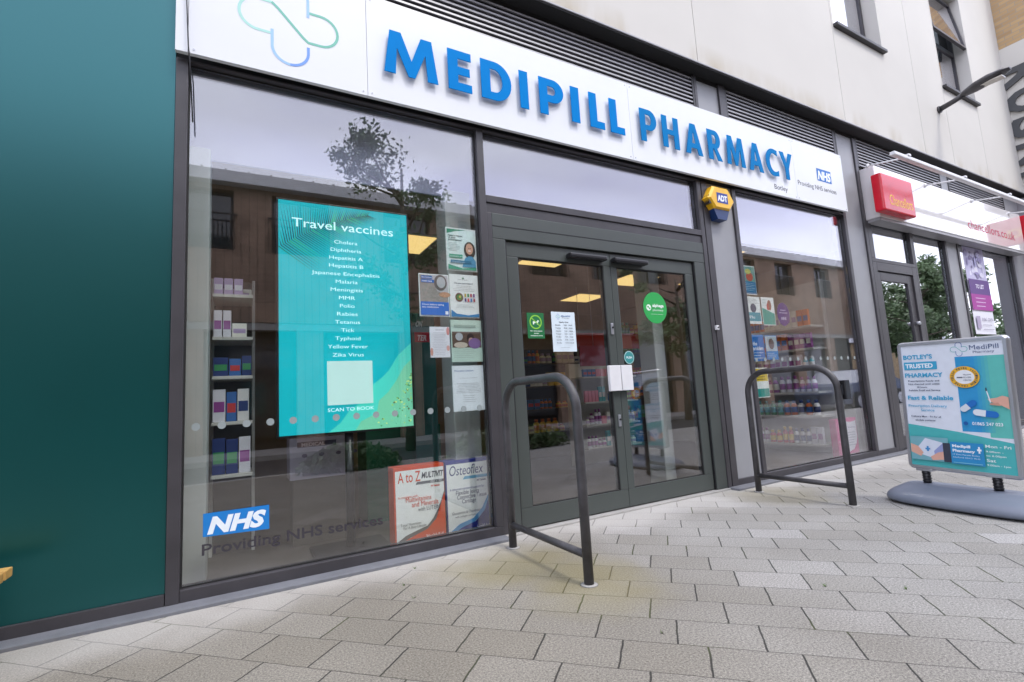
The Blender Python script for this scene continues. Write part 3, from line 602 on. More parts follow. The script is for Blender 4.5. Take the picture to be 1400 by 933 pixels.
def p2(c, u, v):
    c.rect(u(.03), u(.97), v(.34), v(.97), ink(165, 160, 155)); c.poly([(u(.4), v(.97)), (u(.6), v(.6)), (u(.97), v(.5)), (u(.97), v(.97))], ink(195, 195, 200)); c.disc(u(.72), v(.80), .05, .06, ink(105, 100, 100)); c.disc(u(.74), v(.81), .034, .042, ink(190, 195, 198))
    c.disc(u(.85), v(.52), .045, .02, ink(205, 160, 130)); c.rect(u(.08), u(.45), v(.88), v(.95), ink(20, 110, 190)); c.text('Blood pressure', u(.1), u(.43), v(.90), .011, ink(240, 240, 245), .02); c.rect(u(.08), u(.50), v(.79), v(.86), ink(20, 110, 190)); c.text('check here', u(.1), u(.43), v(.81), .011, ink(240, 240, 245), .02)
    c.rect(u(.03), u(.97), v(.03), v(.34), ink(20, 105, 190)); c.text('Check before taking', u(.08), u(.80), v(.26), .012, ink(235, 240, 245), .01); c.text('any medication', u(.08), u(.62), v(.20), .012, ink(235, 240, 245), .01); c.rect(u(.84), u(.94), v(.05), v(.13), ink(220, 228, 235))
poster((573, 375, 614, 433), 'blue and photo blood pressure poster, left of the pair at mid height', p2)
def p3(c, u, v):
    gr = ink(30, 130, 80)
    c.rect(u(.44), u(.52), v(.905), v(.92), gr); c.rect(u(.465), u(.495), v(.89), v(.935), gr); c.lines(u(.3), u(.66), v(.875), v(.87), 1, G); c.text('Do you use inhalers?', u(.18), u(.82), v(.78), .012, ink(30, 60, 90), .02); c.lines(u(.12), u(.88), v(.73), v(.62), 4, G, .0018, True)
    c.disc(u(.32), v(.47), .032, .034, ink(110, 70, 60)); c.disc(u(.32), v(.47), .022, .023, ink(90, 150, 80)); c.disc(u(.34), v(.48), .009, .01, ink(215, 190, 90))
    for k, cc in enumerate([(190, 170, 60), (60, 150, 90), (170, 60, 80), (110, 70, 130), (80, 60, 120), (200, 80, 90), (70, 120, 170), (150, 40, 60)]):
        c.rect(u(.50+.10*(k % 4)), u(.56+.10*(k % 4)), v(.48-.11*(k//4)), v(.56-.11*(k//4)), ink(*cc))
    c.lines(u(.15), u(.85), v(.30), v(.24), 3, G, .0018, True); c.poly([(u(.02), v(.18)), (u(.2), v(.09)), (u(.6), v(.06)), (u(.98), v(.10)), (u(.98), v(.02)), (u(.02), v(.02))], ink(35, 120, 170))
poster((615, 376, 654, 435), 'white inhaler poster with small coloured pictures and blue wave at its foot', p3)
def p4(c, u, v):
    c.text('Our Services', u(.3), u(.7), v(.88), .010, ink(80, 60, 80)); c.lines(u(.12), u(.85), v(.80), v(.10), 14, ink(150, 150, 160), .0016, True)
    c.disc(u(.92), v(.86), .012, .03, ink(225, 150, 145)); c.disc(u(.90), v(.3), .012, .02, ink(235, 180, 170)); c.disc(u(.07), v(.18), .01, .03, ink(225, 165, 150))
poster((588, 447, 615, 489), 'small white notice with pink flower edge, lowest left of the window notices', p4, base=ink(238, 240, 246))
def p5(c, u, v):
    c.rect(u(.03), u(.97), v(.34), v(.72), ink(105, 85, 72)); c.disc(u(.62), v(.56), .03, .04, ink(60, 45, 45)); c.disc(u(.64), v(.50), .022, .025, ink(205, 165, 150)); c.disc(u(.75), v(.44), .05, .04, ink(140, 110, 165)); c.disc(u(.3), v(.40), .055, .022, ink(210, 200, 185)); c.disc(u(.25), v(.60), .03, .03, ink(190, 195, 200))
    c.rect(u(.1), u(.8), v(.82), v(.88), ink(160, 185, 175)); c.lines(u(.08), u(.9), v(.28), v(.1), 5, ink(140, 150, 145), .0018)
poster((617, 438, 659, 495), 'pale green poster with a photograph of a woman resting at a table', p5, base=ink(200, 225, 212))
def p6(c, u, v):
    c.text('Prescription Collections', u(.08), u(.68), v(.87), .012, ink(70, 110, 170), .01); c.lines(u(.1), u(.9), v(.72), v(.70), 1, G, .0018, True); c.lines(u(.1), u(.9), v(.60), v(.40), 7, G, .0018, True); c.lines(u(.25), u(.75), v(.33), v(.20), 4, G, .0018, True)
poster((619, 500, 662, 562), 'white typed A4 notice, lowest sheet of the right-hand column in the left window', p6, base=ink(236, 244, 248))
# manifestation dots + NHS film on the glass
DOT = mat('frosted_film', (.26, .30, .30), .6)
def dots(xa, xb, step, z, rad, label, grp):
    x = xa; first = None
    while x < xb:
        if first is None:
            c = Card((x, YG-.0012, z)); c.disc(0, 0, rad, rad, DOT, 22); first = o = c.build('dot_decal', loc=(x, YG-.0017, z))
        else: o = first.copy(); COL.objects.link(o); o.location.x = x
        tag(o, label, 'decal', grp); x += step
dots(-.212, 1.60, .1265, .94, .0215, 'small grey frosted dot in the row across the left window glass', 'frosted dots on the left window')
dots(4.85, 6.88, .15, 1.25, .022, 'small pale frosted dot in the row across the right window glass', 'frosted dots on the right window')
c = Card((0, YG-.0014, 0)); NB = ink(20, 120, 195); c.poly([(-.172, .330), (.160, .318), (.160, .456), (-.172, .456)], NB); c.text('NHS', -.150, .125, .345, .088, ink(228, 236, 240), .05, .28)
tag(c.build('health_service_decal'), 'blue rectangle with white slanted capitals low on the left window glass', 'decal')
c = Card((0, YG-.0014, 0)); c.text('Providing NHS services', -.176, .826, .232, .062, ink(58, 55, 62), .012)
tag(c.build('lettering_decal'), 'dark grey lettering along the bottom of the left window glass', 'decal')
# big display cartons behind the glass
def carton(xa, xb, ya, yb, zt, base, label, paint, name='display_carton'):
    T_ = thing(name, ((xa+xb)/2, (ya+yb)/2, .021), label, 'carton')
    q = MB(); q.box(xa, xb, ya, yb, .021, zt, base, .003); q.build('carton_box', T_)
    c = Card((0, ya-.0008, 0)); W_, H_ = xb-xa, zt-.021; paint(c, lambda t: xa+W_*t, lambda t: .021+H_*t); c.build('carton_print', T_)
    c = Card((0, 0, 0))
    return T_
OR = ink(222, 78, 35); CW = ink(246, 250, 247)
def ca(c, u, v):
    c.rect(u(.03), u(.99), v(.01), v(.955), CW); c.text('A to Z', u(.08), u(.52), v(.80), .075, OR, .01); c.text('MULTIVIT', u(.54), u(.97), v(.83), .042, ink(60, 65, 75), .03, .15)
    c.poly([(u(.42), v(.755)), (u(.45), v(.79)), (u(.99), v(.79)), (u(.99), v(.755))], ink(90, 95, 100)); c.text('ONE A DAY', u(.72), u(.95), v(.762), .012, ink(230, 230, 230), .02)
    c.text('30 Tablets', u(.72), u(.9), v(.705), .012, OR, .03); c.text('6 complete with', u(.08), u(.45), v(.60), .018, OR); c.text('Multivitamins', u(.22), u(.72), v(.545), .036, OR); c.text('and Minerals', u(.33), u(.86), v(.475), .036, OR); c.text('with LUTEIN', u(.45), u(.88), v(.41), .030, ink(95, 100, 110))
    c.text('Total Nutrition', u(.1), u(.5), v(.25), .018, ink(60, 65, 75)); c.text('For A Busy Lifestyle', u(.16), u(.6), v(.21), .018, ink(60, 65, 75))
    A = [(.03, .06), (.2, .13), (.45, .18), (.62, .21), (.74, .29), (.86, .42), (.94, .55), (.99, .64)]
    c.poly([(u(a), v(b)) for a, b in A]+[(u(.99), v(.45)), (u(.8), v(.22)), (u(.6), v(.15)), (u(.3), v(.10)), (u(.03), v(.02))], ink(110, 105, 105))
    c.poly([(u(.03), v(.01)), (u(.10), v(.05)), (u(.35), v(.11)), (u(.62), v(.17)), (u(.80), v(.28)), (u(.90), v(.45)), (u(.99), v(.62)), (u(.99), v(.01))], OR); c.text('HealthAid', u(.60), u(.93), v(.05), .030, ink(245, 240, 235))
def cbx(c, u, v):
    NV = ink(35, 50, 140); c.rect(u(.02), u(.97), v(.01), v(.955), CW); c.text('Osteoflex', u(.07), u(.80), v(.80), .075, ink(45, 55, 120), .0, .12); c.poly([(u(.36), v(.735)), (u(.40), v(.775)), (u(.97), v(.775)), (u(.97), v(.735))], ink(110, 180, 215))
    c.text('30 Tablets', u(.66), u(.86), v(.69), .014, ink(40, 45, 90), .03); c.text('6 advanced nutritional support for', u(.08), u(.82), v(.60), .018, NV); c.text('Flexible Joints', u(.20), u(.70), v(.535), .032, ink(55, 60, 100)); c.text('Connective Tissue', u(.22), u(.86), v(.475), .032, ink(55, 60, 100)); c.text('Cartilage', u(.32), u(.62), v(.415), .032, ink(55, 60, 100))
    c.text('Glucosamine & Chondroitin', u(.10), u(.72), v(.28), .020, ink(50, 60, 100)); c.text('with collagen and omega', u(.16), u(.66), v(.235), .014, ink(80, 85, 110))
    c.poly([(u(.02), v(.05)), (u(.25), v(.15)), (u(.55), v(.20)), (u(.75), v(.32)), (u(.9), v(.5)), (u(.97), v(.66)), (u(.97), v(.5)), (u(.8), v(.25)), (u(.5), v(.12)), (u(.02), v(.01))], ink(85, 160, 215))
    c.poly([(u(.02), v(.01)), (u(.3), v(.10)), (u(.60), v(.155)), (u(.80), v(.28)), (u(.91), v(.45)), (u(.97), v(.60)), (u(.97), v(.01))], NV); c.text('HealthAid', u(.62), u(.90), v(.05), .028, ink(220, 225, 240))
carton(.945, 1.318, 3.50, 3.64, .556, OR, 'large orange and white multivitamin display carton in the corner of the left window', ca)
carton(1.330, 1.705, 3.50, 3.64, .558, ink(35, 50, 140), 'large navy and white joint supplement display carton in the corner of the left window', cbx)
def cpk(c, u, v):
    PK = ink(205, 60, 130); c.rect(u(.30), u(.97), v(.02), v(.95), ink(225, 222, 232)); c.text('Osteocare', u(.05), u(.25), v(.4), .03, ink(240, 200, 220)); c.text('30 tablets', u(.55), u(.9), v(.74), .02, ink(90, 70, 140)); c.lines(u(.45), u(.9), v(.62), v(.3), 6, ink(120, 120, 150), .006)
    c.poly([(u(.30), v(.02)), (u(.5), v(.14)), (u(.75), v(.2)), (u(.9), v(.35)), (u(.97), v(.5)), (u(.97), v(.02))], PK); c.disc(u(.72), v(.95), .12, .025, PK)
carton(6.42, 6.88, 3.47, 3.55, .50, ink(200, 65, 130), 'large pink display carton low in the right pharmacy window', cpk)

# ================================================================== POSTERS, DOORS AND RIGHT WINDOW
YD = YF+.044
def d1(c, u, v):
    c.disc((u(0)+u(1))/2, v(.64), .058, .058, ink(140, 200, 60), 28); c.disc((u(0)+u(1))/2, v(.64), .048, .048, ink(15, 110, 60), 28)
    m_ = (u(0)+u(1))/2; W9 = ink(225, 240, 225)
    c.poly([(m_-.028, v(.62)), (m_-.026, v(.67)), (m_-.012, v(.665)), (m_+.014, v(.66)), (m_+.018, v(.72)), (m_+.026, v(.70)), (m_+.034, v(.68)), (m_+.022, v(.64)), (m_+.020, v(.54)), (m_+.012, v(.54)), (m_+.008, v(.60)), (m_-.014, v(.60)), (m_-.018, v(.54)), (m_-.026, v(.54))], W9)
    c.poly([(m_-.040, v(.64)+.028), (m_-.034, v(.64)+.034), (m_+.040, v(.64)-.028), (m_+.034, v(.64)-.034)], ink(140, 200, 60))
    c.text('No dogs please', u(.15), u(.85), v(.27), .010, W9, .02); c.text('except', u(.35), u(.65), v(.18), .010, W9, .02); c.text('assistance dogs', u(.15), u(.85), v(.09), .010, W9, .02)
poster((721, 428, 744, 463), 'small green no-dogs sticker on the left door glass', d1, D=YD, cat='sticker', name='door_sticker', base=ink(15, 105, 55), group='notices stuck on the door glass')
def d2(c, u, v):
    cross_logo(c, u(.28), v(.88), .022, .008, .002, [ink(90, 180, 170)]*2+[ink(90, 140, 210)]*2); c.text('MediPill', u(.42), u(.80), v(.88), .012, ink(50, 100, 160), .01); c.text('Pharmacy', u(.45), u(.76), v(.84), .008, G)
    c.text('Opening times', u(.3), u(.7), v(.73), .010, ink(50, 50, 60), .02)
    for k, d_ in enumerate(('Monday', 'Tuesday', 'Wednesday', 'Thursday', 'Friday', 'Saturday', 'Sunday')):
        z_ = .655-.075*k; c.text(d_, u(.14), u(.36), v(z_), .0085, ink(60, 62, 70), .02); c.text('9.00 - 18.00' if k < 5 else ('9.00 - 13.00' if k == 5 else 'Closed'), u(.50), u(.86), v(z_), .0085, ink(60, 62, 70), .02)
    c.lines(u(.3), u(.7), v(.10), v(.07), 1, G)
poster((755, 427, 787, 481), 'white opening-times notice on the left door glass', d2, D=YD, name='door_notice', base=ink(212, 225, 232), group='notices stuck on the door glass')
c = Card((0, YF+.0435, 0)); cxx, czz = fac(896, 421, YF+.04); rx = .178; c.disc(cxx, czz, .150, .150, ink(35, 160, 75), 40)
c.disc(cxx-.082, czz+.0, .030, .030, ink(225, 240, 228), 20); c.disc(cxx-.09, czz+.006, .010, .010, ink(35, 160, 75), 12); c.disc(cxx-.072, czz-.008, .009, .009, ink(35, 160, 75), 12); c.text('alphega', cxx-.035, cxx+.11, czz+.008, .030, ink(235, 245, 238), .03); c.text('pharmacy', cxx-.035, cxx+.10, czz-.032, .022, ink(225, 240, 228)); c.text('part of your community', cxx-.06, cxx+.09, czz-.065, .008, ink(225, 240, 228))
tag(c.build('round_door_sticker'), 'large round bright green pharmacy sticker on the right door glass', 'sticker', 'notices stuck on the door glass')
c = Card((0, YF+.029, 0)); cxx, czz = fac(860, 489, YF+.03); c.disc(cxx-.0, czz, .060, .060, ink(45, 125, 125), 28); c.disc(cxx, czz, .056, .056, ink(205, 225, 222), 28); c.disc(cxx, czz, .052, .052, ink(50, 135, 135), 28); c.text('PUSH', cxx-.032, cxx+.032, czz-.01, .02, ink(225, 238, 236), .02)
tag(c.build('round_push_sticker'), 'small round teal sticker above the white handle plates', 'sticker', 'notices stuck on the door glass')
def r1(c, u, v):
    c.rect(u(.03), u(.97), v(.45), v(.97), ink(110, 160, 150)); c.disc(u(.5), v(.62), .06, .05, ink(190, 90, 60)); c.disc(u(.4), v(.8), .05, .03, ink(200, 200, 100)); c.rect(u(.03), u(.97), v(.03), v(.45), ink(25, 120, 165)); c.lines(u(.1), u(.9), v(.38), v(.15), 5, ink(220, 235, 240), .004)
def r2(c, u, v):
    c.disc(u(.45), v(.58), .05, .05, ink(60, 75, 100)); c.rect(u(.05), u(.95), v(.1), v(.42), ink(60, 160, 175)); c.lines(u(.1), u(.9), v(.9), v(.75), 4, G, .003); c.text('Flu', u(.1), u(.5), v(.2), .03, ink(230, 240, 245), .03)
def r3(c, u, v):
    c.poly([(u(.03), v(.03)), (u(.97), v(.03)), (u(.97), v(.42)), (u(.03), v(.62))], ink(45, 165, 150)); c.disc(u(.62), v(.72), .035, .06, ink(150, 90, 60)); c.disc(u(.48), v(.66), .02, .04, ink(190, 70, 60)); c.lines(u(.1), u(.45), v(.9), v(.7), 5, ink(110, 160, 170), .003)
poster((1017, 364, 1033, 403), 'teal edged poster with a red and yellow picture, topmost at the right window\'s left edge', r1)
poster((1022, 406, 1040, 443), 'white poster with a dark figure over a teal block in the right window', r2)
poster((1042, 407, 1059, 445), 'white poster with a green lower half beside the purple disc', r3)
def r4(c, u, v):
    c.text('the', u(.1), u(.45), v(.6), .04, ink(235, 240, 248), .04); c.text('problem', u(.1), u(.9), v(.42), .04, ink(235, 240, 248), .04); c.lines(u(.1), u(.9), v(.3), v(.1), 3, ink(225, 235, 245), .008)
def r5(c, u, v):
    c.rect(u(.03), u(.97), v(.35), v(.97), ink(190, 200, 205)); c.disc(u(.5), v(.65), .05, .06, ink(120, 95, 85)); c.lines(u(.1), u(.9), v(.25), v(.1), 3, ink(225, 235, 245), .006)
poster((1028, 458, 1045, 494), 'plain mid-blue poster with white words in the right window', r4, base=ink(25, 120, 195))
poster((1047, 459, 1063, 492), 'blue poster with a grey photograph in its top half, right window', r5, base=ink(30, 130, 200))
def r6(c, u, v):
    c.rect(u(.03), u(.97), v(.55), v(.97), ink(225, 200, 60)); c.rect(u(.03), u(.97), v(.03), v(.3), ink(40, 160, 150)); c.lines(u(.1), u(.9), v(.85), v(.6), 4, ink(80, 70, 40), .008)
poster((1034, 503, 1051, 544), 'yellow and teal poster at the bottom left of the right pharmacy window', r6)
c = Card((0, YP, 0)); cxx, czz = fac(1071, 430, YP); c.disc(cxx, czz, .115, .135, ink(85, 40, 130), 32); c.text('Accepting', cxx-.05, cxx+.05, czz+.04, .02, ink(220, 210, 235), .02); c.text('new patients', cxx-.075, cxx+.075, czz+.01, .02, ink(220, 210, 235), .02); c.text('NHS', cxx-.05, cxx+.04, czz-.065, .035, ink(225, 215, 240), .04, .2)
tag(c.build('round_window_sticker'), 'purple oval sticker on the right pharmacy window', 'sticker')
# alarm box
A_ = thing('alarm_box', (4.43, 3.2, 2.72), 'yellow and blue hexagonal alarm box on the grey pillar under the sign', 'alarm')
ax, az_ = 4.405, 2.905
hexo = [(-.115, .155), (.115, .155), (.205, .02), (.12, -.085), (-.12, -.085), (-.205, .02)]
q = MB()
q.prism([Vector((ax+u, YF+.02, az_+v)) for u, v in hexo], Vector((0, -.085, 0)), YELLOW)
hi = [(u*.86, v*.86+.004) for u, v in hexo]
for k in range(6):
    j = (k+1) % 6; q.face([(ax+hexo[k][0], YF-.065, az_+hexo[k][1]), (ax+hexo[j][0], YF-.065, az_+hexo[j][1]), (ax+hi[j][0], YF-.085, az_+hi[j][1]), (ax+hi[k][0], YF-.085, az_+hi[k][1])], YELLOW)
q.face([(ax+u, YF-.085, az_+v) for u, v in hi], YELLOW)
for k in range(5): q.box(ax-.19, ax-.10, YF-.07+.016*k, YF-.066+.016*k, az_-.04, az_+.05, TRIM)
q.build('yellow_cover', A_)
q = MB(); lo = [(.12, -.0855), (.07, -.19), (-.07, -.19), (-.12, -.0855)]
q.prism([Vector((ax+u, YF+.02, az_+v)) for u, v in lo], Vector((0, -.082, 0)), NAVY); q.build('blue_strobe_lens', A_)
c = Card((ax, YF-.0862, az_)); c.rect(-.085, .085, -.025, .085, ink(35, 60, 140)); c.text('ADT', -.075, .075, -.002, .062, ink(235, 238, 245), .05); c.build('printed_badge', A_)
q = MB(); q.box(4.178, 4.215, YF-.03, YF-.0025, 1.555, 1.60, WHITEM, .004); q.tube([(4.196, YF-.035, 1.578), (4.196, YF-.029, 1.578)], .009, BLACK, 10)
tag(q.build('door_contact_box'), 'tiny white box with a black dot on the dark post beside the right door', 'door sensor')

# ================================================================== NEIGHBOUR'S SIGN, BAR LIGHT
NS = thing('office_sign', (10, 3.2, 3.12), 'glossy white boxed sign above the neighbouring office with red web address', 'shop sign')
q = MB(); q.box(7.52, 12.8, 3.14, 3.325, 3.125, 3.85, mat('glossy_sign_white', (.72, .70, .70), .08, 0, .02, 2, coat=.5), .012); q.build('sign_box', NS)
q = MB(); q.box(7.53, 12.79, 3.15, 3.32, 3.085, 3.1245, LOUV, .004); q.build('sign_bottom_tray', NS)
c = Card((0, 3.1385, 0)); c.text('chancellors.co.uk', 10.35, 12.35, 3.30, .16, ink(190, 40, 85)); c.build('printed_web_address', NS)
RB = thing('red_logo_box', (7.8, 3.1, 3.16), 'protruding bright red box with yellow script on the office sign', 'shop sign')
q = MB(); q.box(7.385, 8.25, 3.02, 3.139, 3.16, 3.67, RED, .02); q.build('red_box', RB)
c = Card((0, 3.0192, 0)); c.text('Chancellors', 7.55, 8.17, 3.25, .15, REDW); c.build('printed_script', RB)
BL = thing('sign_light_bar', (9.5, 2.7, 3.68), 'slim white light bar on four arms over the office sign', 'sign light')
q = MB(); q.box(6.98, 12.4, 2.67, 2.73, 3.675, 3.72, WHITEM, .01); q.build('light_bar', BL)
for xa in (7.35, 9.0, 10.65, 12.25):
    q = MB(); q.tube([(xa, 3.139, 3.80), (xa, 2.71, 3.715)], .011, WHITEM, 10); q.tube([(xa, 3.139, 3.80), (xa, 3.12, 3.797)], .03, WHITEM, 10); q.box(xa-.03, xa+.03, 2.66, 2.74, 3.7205, 3.745, WHITEM); q.build('support_arm', BL)
RS = thing('projecting_sign', (12.98, 2.9, 3.33), 'red blade sign projecting at the far right edge of the office front', 'shop sign')
XR = 12.95
q = MB(); q.box(XR, XR+.08, 2.60, 3.215, 3.33, 3.86, RED, .03); q.build('red_blade', RS)
for zz in (3.76, 3.42): q = MB(); q.tube([(XR+.04, 3.2, zz), (XR+.04, 3.32, zz)], .018, WHITEM); q.build('bracket', RS)
k_ = Card((XR-.001, 3.15, 3.40), (0, -1, 0), (0, 0, 1), (-1, 0, 0)); k_.text('Ch', .05, .3, .08, .16, REDW, .02); k_.build('printed_script', RS)
# to-let poster in the office window
def tl(c, u, v):
    c.rect(u(0), u(1), v(.62), v(1), ink(200, 195, 225))
    for k in range(26): c.disc(u(random.uniform(.08, .92)), v(random.uniform(.64, .97)), random.uniform(.02, .09), random.uniform(.02, .09), ink(*random.choice([(225, 222, 240), (160, 150, 195), (180, 175, 215), (140, 130, 170), (235, 232, 245)])), 10)
    c.rect(u(0), u(1), v(.45), v(.62), ink(95, 60, 130)); c.rect(u(0), u(1), v(.27), v(.45), ink(165, 55, 150)); c.text('TO LET', u(.3), u(.7), v(.52), .07, ink(235, 230, 245), .03)
    c.lines(u(.2), u(.85), v(.40), v(.31), 3, ink(235, 215, 240), .014); c.text('01865 123456', u(.34), u(.9), v(.15), .055, ink(110, 100, 130)); c.lines(u(.34), u(.9), v(.1), v(.05), 2, ink(150, 145, 165), .012); c.rect(u(.08), u(.26), v(.06), v(.2), ink(175, 165, 190))
poster((1325, 341, 1352, 457), 'tall white and purple to-let poster in the neighbouring office window', tl, D=3.343, base=ink(232, 232, 240), group='office window posters')

# ================================================================== WALL LAMP
LP = thing('wall_lamp', (10.14, 3.2, 5.3), 'slim dark lantern on a bracket high on the cream wall', 'street lamp')
q = MB(); q.tube([(10.14, 3.2, 5.32), (10.14, 2.98, 5.36), (10.14, 2.86, 5.40)], [.045, .04, .045], STEEL, 12); q.tube([(10.14, 3.2, 5.32), (10.14, 3.17, 5.323)], .06, STEEL, 14); q.build('bracket', LP)
hb = bmesh.new(); rings = []
for t_, w2, h2 in ((0, .04, .04), (.08, .07, .065), (.3, .12, .09), (.6, .14, .085), (.85, .12, .05), (1, .05, .02)):
    y_ = 2.90-.60*t_; z_ = 5.385+.10*t_; rings.append([hb.verts.new((10.14+w2*math.cos(a), y_, z_+h2*math.sin(a)*(1 if math.sin(a) > 0 else .45))) for a in [2*math.pi*k/16 for k in range(16)]])
for a, b_ in zip(rings, rings[1:]):
    for k in range(16): f_ = hb.faces.new([a[k], a[(k+1) % 16], b_[(k+1) % 16], b_[k]]); f_.smooth = True
hb.faces.new(rings[0]); hb.faces.new(rings[-1])
q = MB(); q.merge(hb, STEEL); q.build('lamp_head', LP)
q = MB(); q.box(10.07, 10.21, 2.38, 2.66, 5.395, 5.42, mat('lamp_lens', (.55, .52, .46), .2), .008, ); q.build('lamp_lens', LP)

# ================================================================== CYCLE STANDS
def stand(x, yb, yf, label):
    T_ = thing('cycle_stand', (x, (yb+yf)/2, 0), label, 'bike stand', 'cycle stands in front of the pharmacy')
    R_ = .195; H_ = 1.105; r = .0265
    pts = [(x, yb, -.02), (x, yb, .5), (x, yb, H_-R_)]
    for k in range(1, 13): a = math.pi/2*k/12; pts.append((x, yb-R_+R_*math.cos(a), H_-R_+R_*math.sin(a)))
    for k in range(0, 13): a = math.pi/2*k/12; pts.append((x, yf+R_-R_*math.sin(a), H_-R_+R_*math.cos(a)))
    pts += [(x, yf, .5), (x, yf, -.02)]
    q = MB(); q.tube(pts, r, STEEL, 20); q.build('hoop', T_)
    q = MB(); q.tube([(x, yb, .15), (x, yf, .15)], .021, STEEL, 16); q.build('lower_rail', T_)
    for yy in (yb, yf):
        q = MB(); q.tube([(x, yy, .001), (x, yy, .006)], [.048, .036], KERB, 20); q.build('grout_collar', T_)
    return T_
s1 = stand(1.617, 3.045, 2.217, 'dark tubular hoop stand in front of the left door')
s2 = stand(4.232, 3.045, 2.236, 'dark tubular hoop stand before the right window with a black box strapped on')
q = MB(); q.box(4.26, 4.33, 2.19, 2.27, .83, .985, BLACK, .006); q.box(4.2295+.0, 4.262, 2.205, 2.255, .87, .95, BLACK); q.box(4.331, 4.336, 2.195, 2.265, .835, .98, ALU, .003)
tag(q.build('clamp_box'), 'small black box clamped to the front leg of the right-hand hoop stand', 'box')

# ================================================================== SWING BOARD
BD = thing('pavement_board', (4.70, 1.70, 0), 'grey framed pharmacy pavement sign on a moulded grey base at the right', 'pavement sign')
az, ln, rl = math.radians(-94.81), math.radians(-1.03), math.radians(-1.80)
e = Vector((math.cos(az), math.sin(az), 0)); n0 = Vector((e.y, -e.x, 0)); U_ = e*math.cos(rl)+Vector((0, 0, math.sin(rl))); V_ = (Vector((0, 0, 1))*math.cos(rl)-e*math.sin(rl))*math.cos(ln)+n0*math.sin(ln); N_ = U_.cross(V_).normalized()
if N_.x > 0: N_ = -N_
O_ = Vector((4.781, 2.054, .25)); W_, H_ = .702, 1.012
def BP(u, v, h=0): return O_+U_*u+V_*v+N_*h
def rrect(u0, u1, v0, v1, r, n=6):
    o = []
    for cx_, cy_, a0 in ((u1-r, v1-r, 0), (u0+r, v1-r, 90), (u0+r, v0+r, 180), (u1-r, v0+r, 270)):
        for k in range(n+1): a = math.radians(a0+90*k/n); o.append((cx_+r*math.cos(a), cy_+r*math.sin(a)))
    return o
def ring(b, r_o, r_i, h, th, mt):
    i = b.mi(mt); A = [[b.bm.verts.new(BP(u, v, hh)) for u, v in rr_] for rr_, hh in ((r_o, h-th*.35), (r_o, h-th), (r_i, h-th), (r_i, h), (r_m, h))]
    A = [A[0], A[1], A[2], A[3], A[4]]
    for P_, Q_ in ((A[0], A[1]), (A[1], A[2]), (A[2], A[3]), (A[3], A[4]), (A[4], A[0])):
        for k in range(len(P_)):
            j = (k+1) % len(P_); f_ = b.bm.faces.new([P_[k], P_[j], Q_[j], Q_[k]]); f_.material_index = i
q = MB(); r_m = rrect(.010, W_-.010, .010, H_-.010, .028); ring(q, rrect(0, W_, 0, H_, .036), rrect(.030, W_-.030, .030, H_-.030, .004), .022, .044, ALU); q.build('snap_frame', BD)
q = MB(); q.prism([BP(.028, .028, -.016), BP(W_-.028, .028, -.016), BP(W_-.028, H_-.028, -.016), BP(.028, H_-.028, -.016)], N_*.026, WHITEM); q.build('back_panel', BD)
c = Card(BP(0, 0, .0115), U_, V_, N_); u = lambda t: .030+.642*t
v = lambda t: H_-.030-.952*t
CY = ink(60, 165, 205); DB = ink(40, 60, 90); SKY = ink(45, 150, 205); TQ = ink(95, 190, 180); SK2 = ink(222, 170, 150)
c.sheet(u(0), u(1), v(1), v(0), ink(222, 228, 238), .001)
c.rect(u(.55), u(.80), v(.70), v(.115), SKY); c.rect(u(.80), u(1), v(.735), v(.115), TQ)
for k in range(5): c.rect(u(.70+.03*k), u(.73+.03*k), v(.70), v(.115), ink(45+10*k, 150+8*k, 205-5*k)); c.k -= .0004
c.poly([(u(.55), v(.70)), (u(1), v(.76)), (u(1), v(.80)), (u(.55), v(.78))], ink(222, 228, 238))
c.poly([(u(0), v(.66)), (u(.5), v(.705)), (u(1), v(.77)), (u(1), v(1)), (u(0), v(1))], ink(75, 180, 180))
cross_logo(c, u(.60), v(.055), .052, .019, .0035, [ink(110, 185, 180)]*2+[ink(90, 120, 180)]*2)
c.text('MediPill', u(.70), u(.96), v(.065), .036, ink(70, 90, 130)); c.text('Pharmacy', u(.73), u(.92), v(.092), .018, ink(90, 105, 140))
c.text("BOTLEY'S", u(.02), u(.33), v(.115), .034, CY, .03); c.rect(u(.02), u(.37), v(.205), v(.14), CY); c.text('TRUSTED', u(.035), u(.33), v(.19), .034, ink(235, 243, 248), .04); c.text('PHARMACY', u(.02), u(.42), v(.268), .034, CY, .03)
for k, t_ in enumerate(('Prescriptions Ready and', 'Not changed until within', '48 hours,', 'Reliable Email and Service')): c.text(t_, u(.05 if k != 2 else .14), u(.38 if k != 2 else .25), v(.305+.026*k), .0125, DB, .02)
c.text('Fast & Reliable', u(.03), u(.50), v(.455), .032, CY, .03); c.text('Prescription Delivery', u(.03), u(.43), v(.515), .020, CY, .01); c.text('Service', u(.16), u(.30), v(.55), .020, CY, .01)
c.text('Delivery Mon - Fri for all', u(.05), u(.36), v(.60), .013, DB, .02); c.text('eligible patients', u(.09), u(.30), v(.63), .013, DB, .02)
c.disc(u(.63), v(.275), .090, .080, ink(235, 180, 40), 36)
c.disc(u(.63), v(.275), .060, .052, ink(235, 238, 240), 36)
vsT = 'YELLOW FEVER VACCINATION CENTRE '
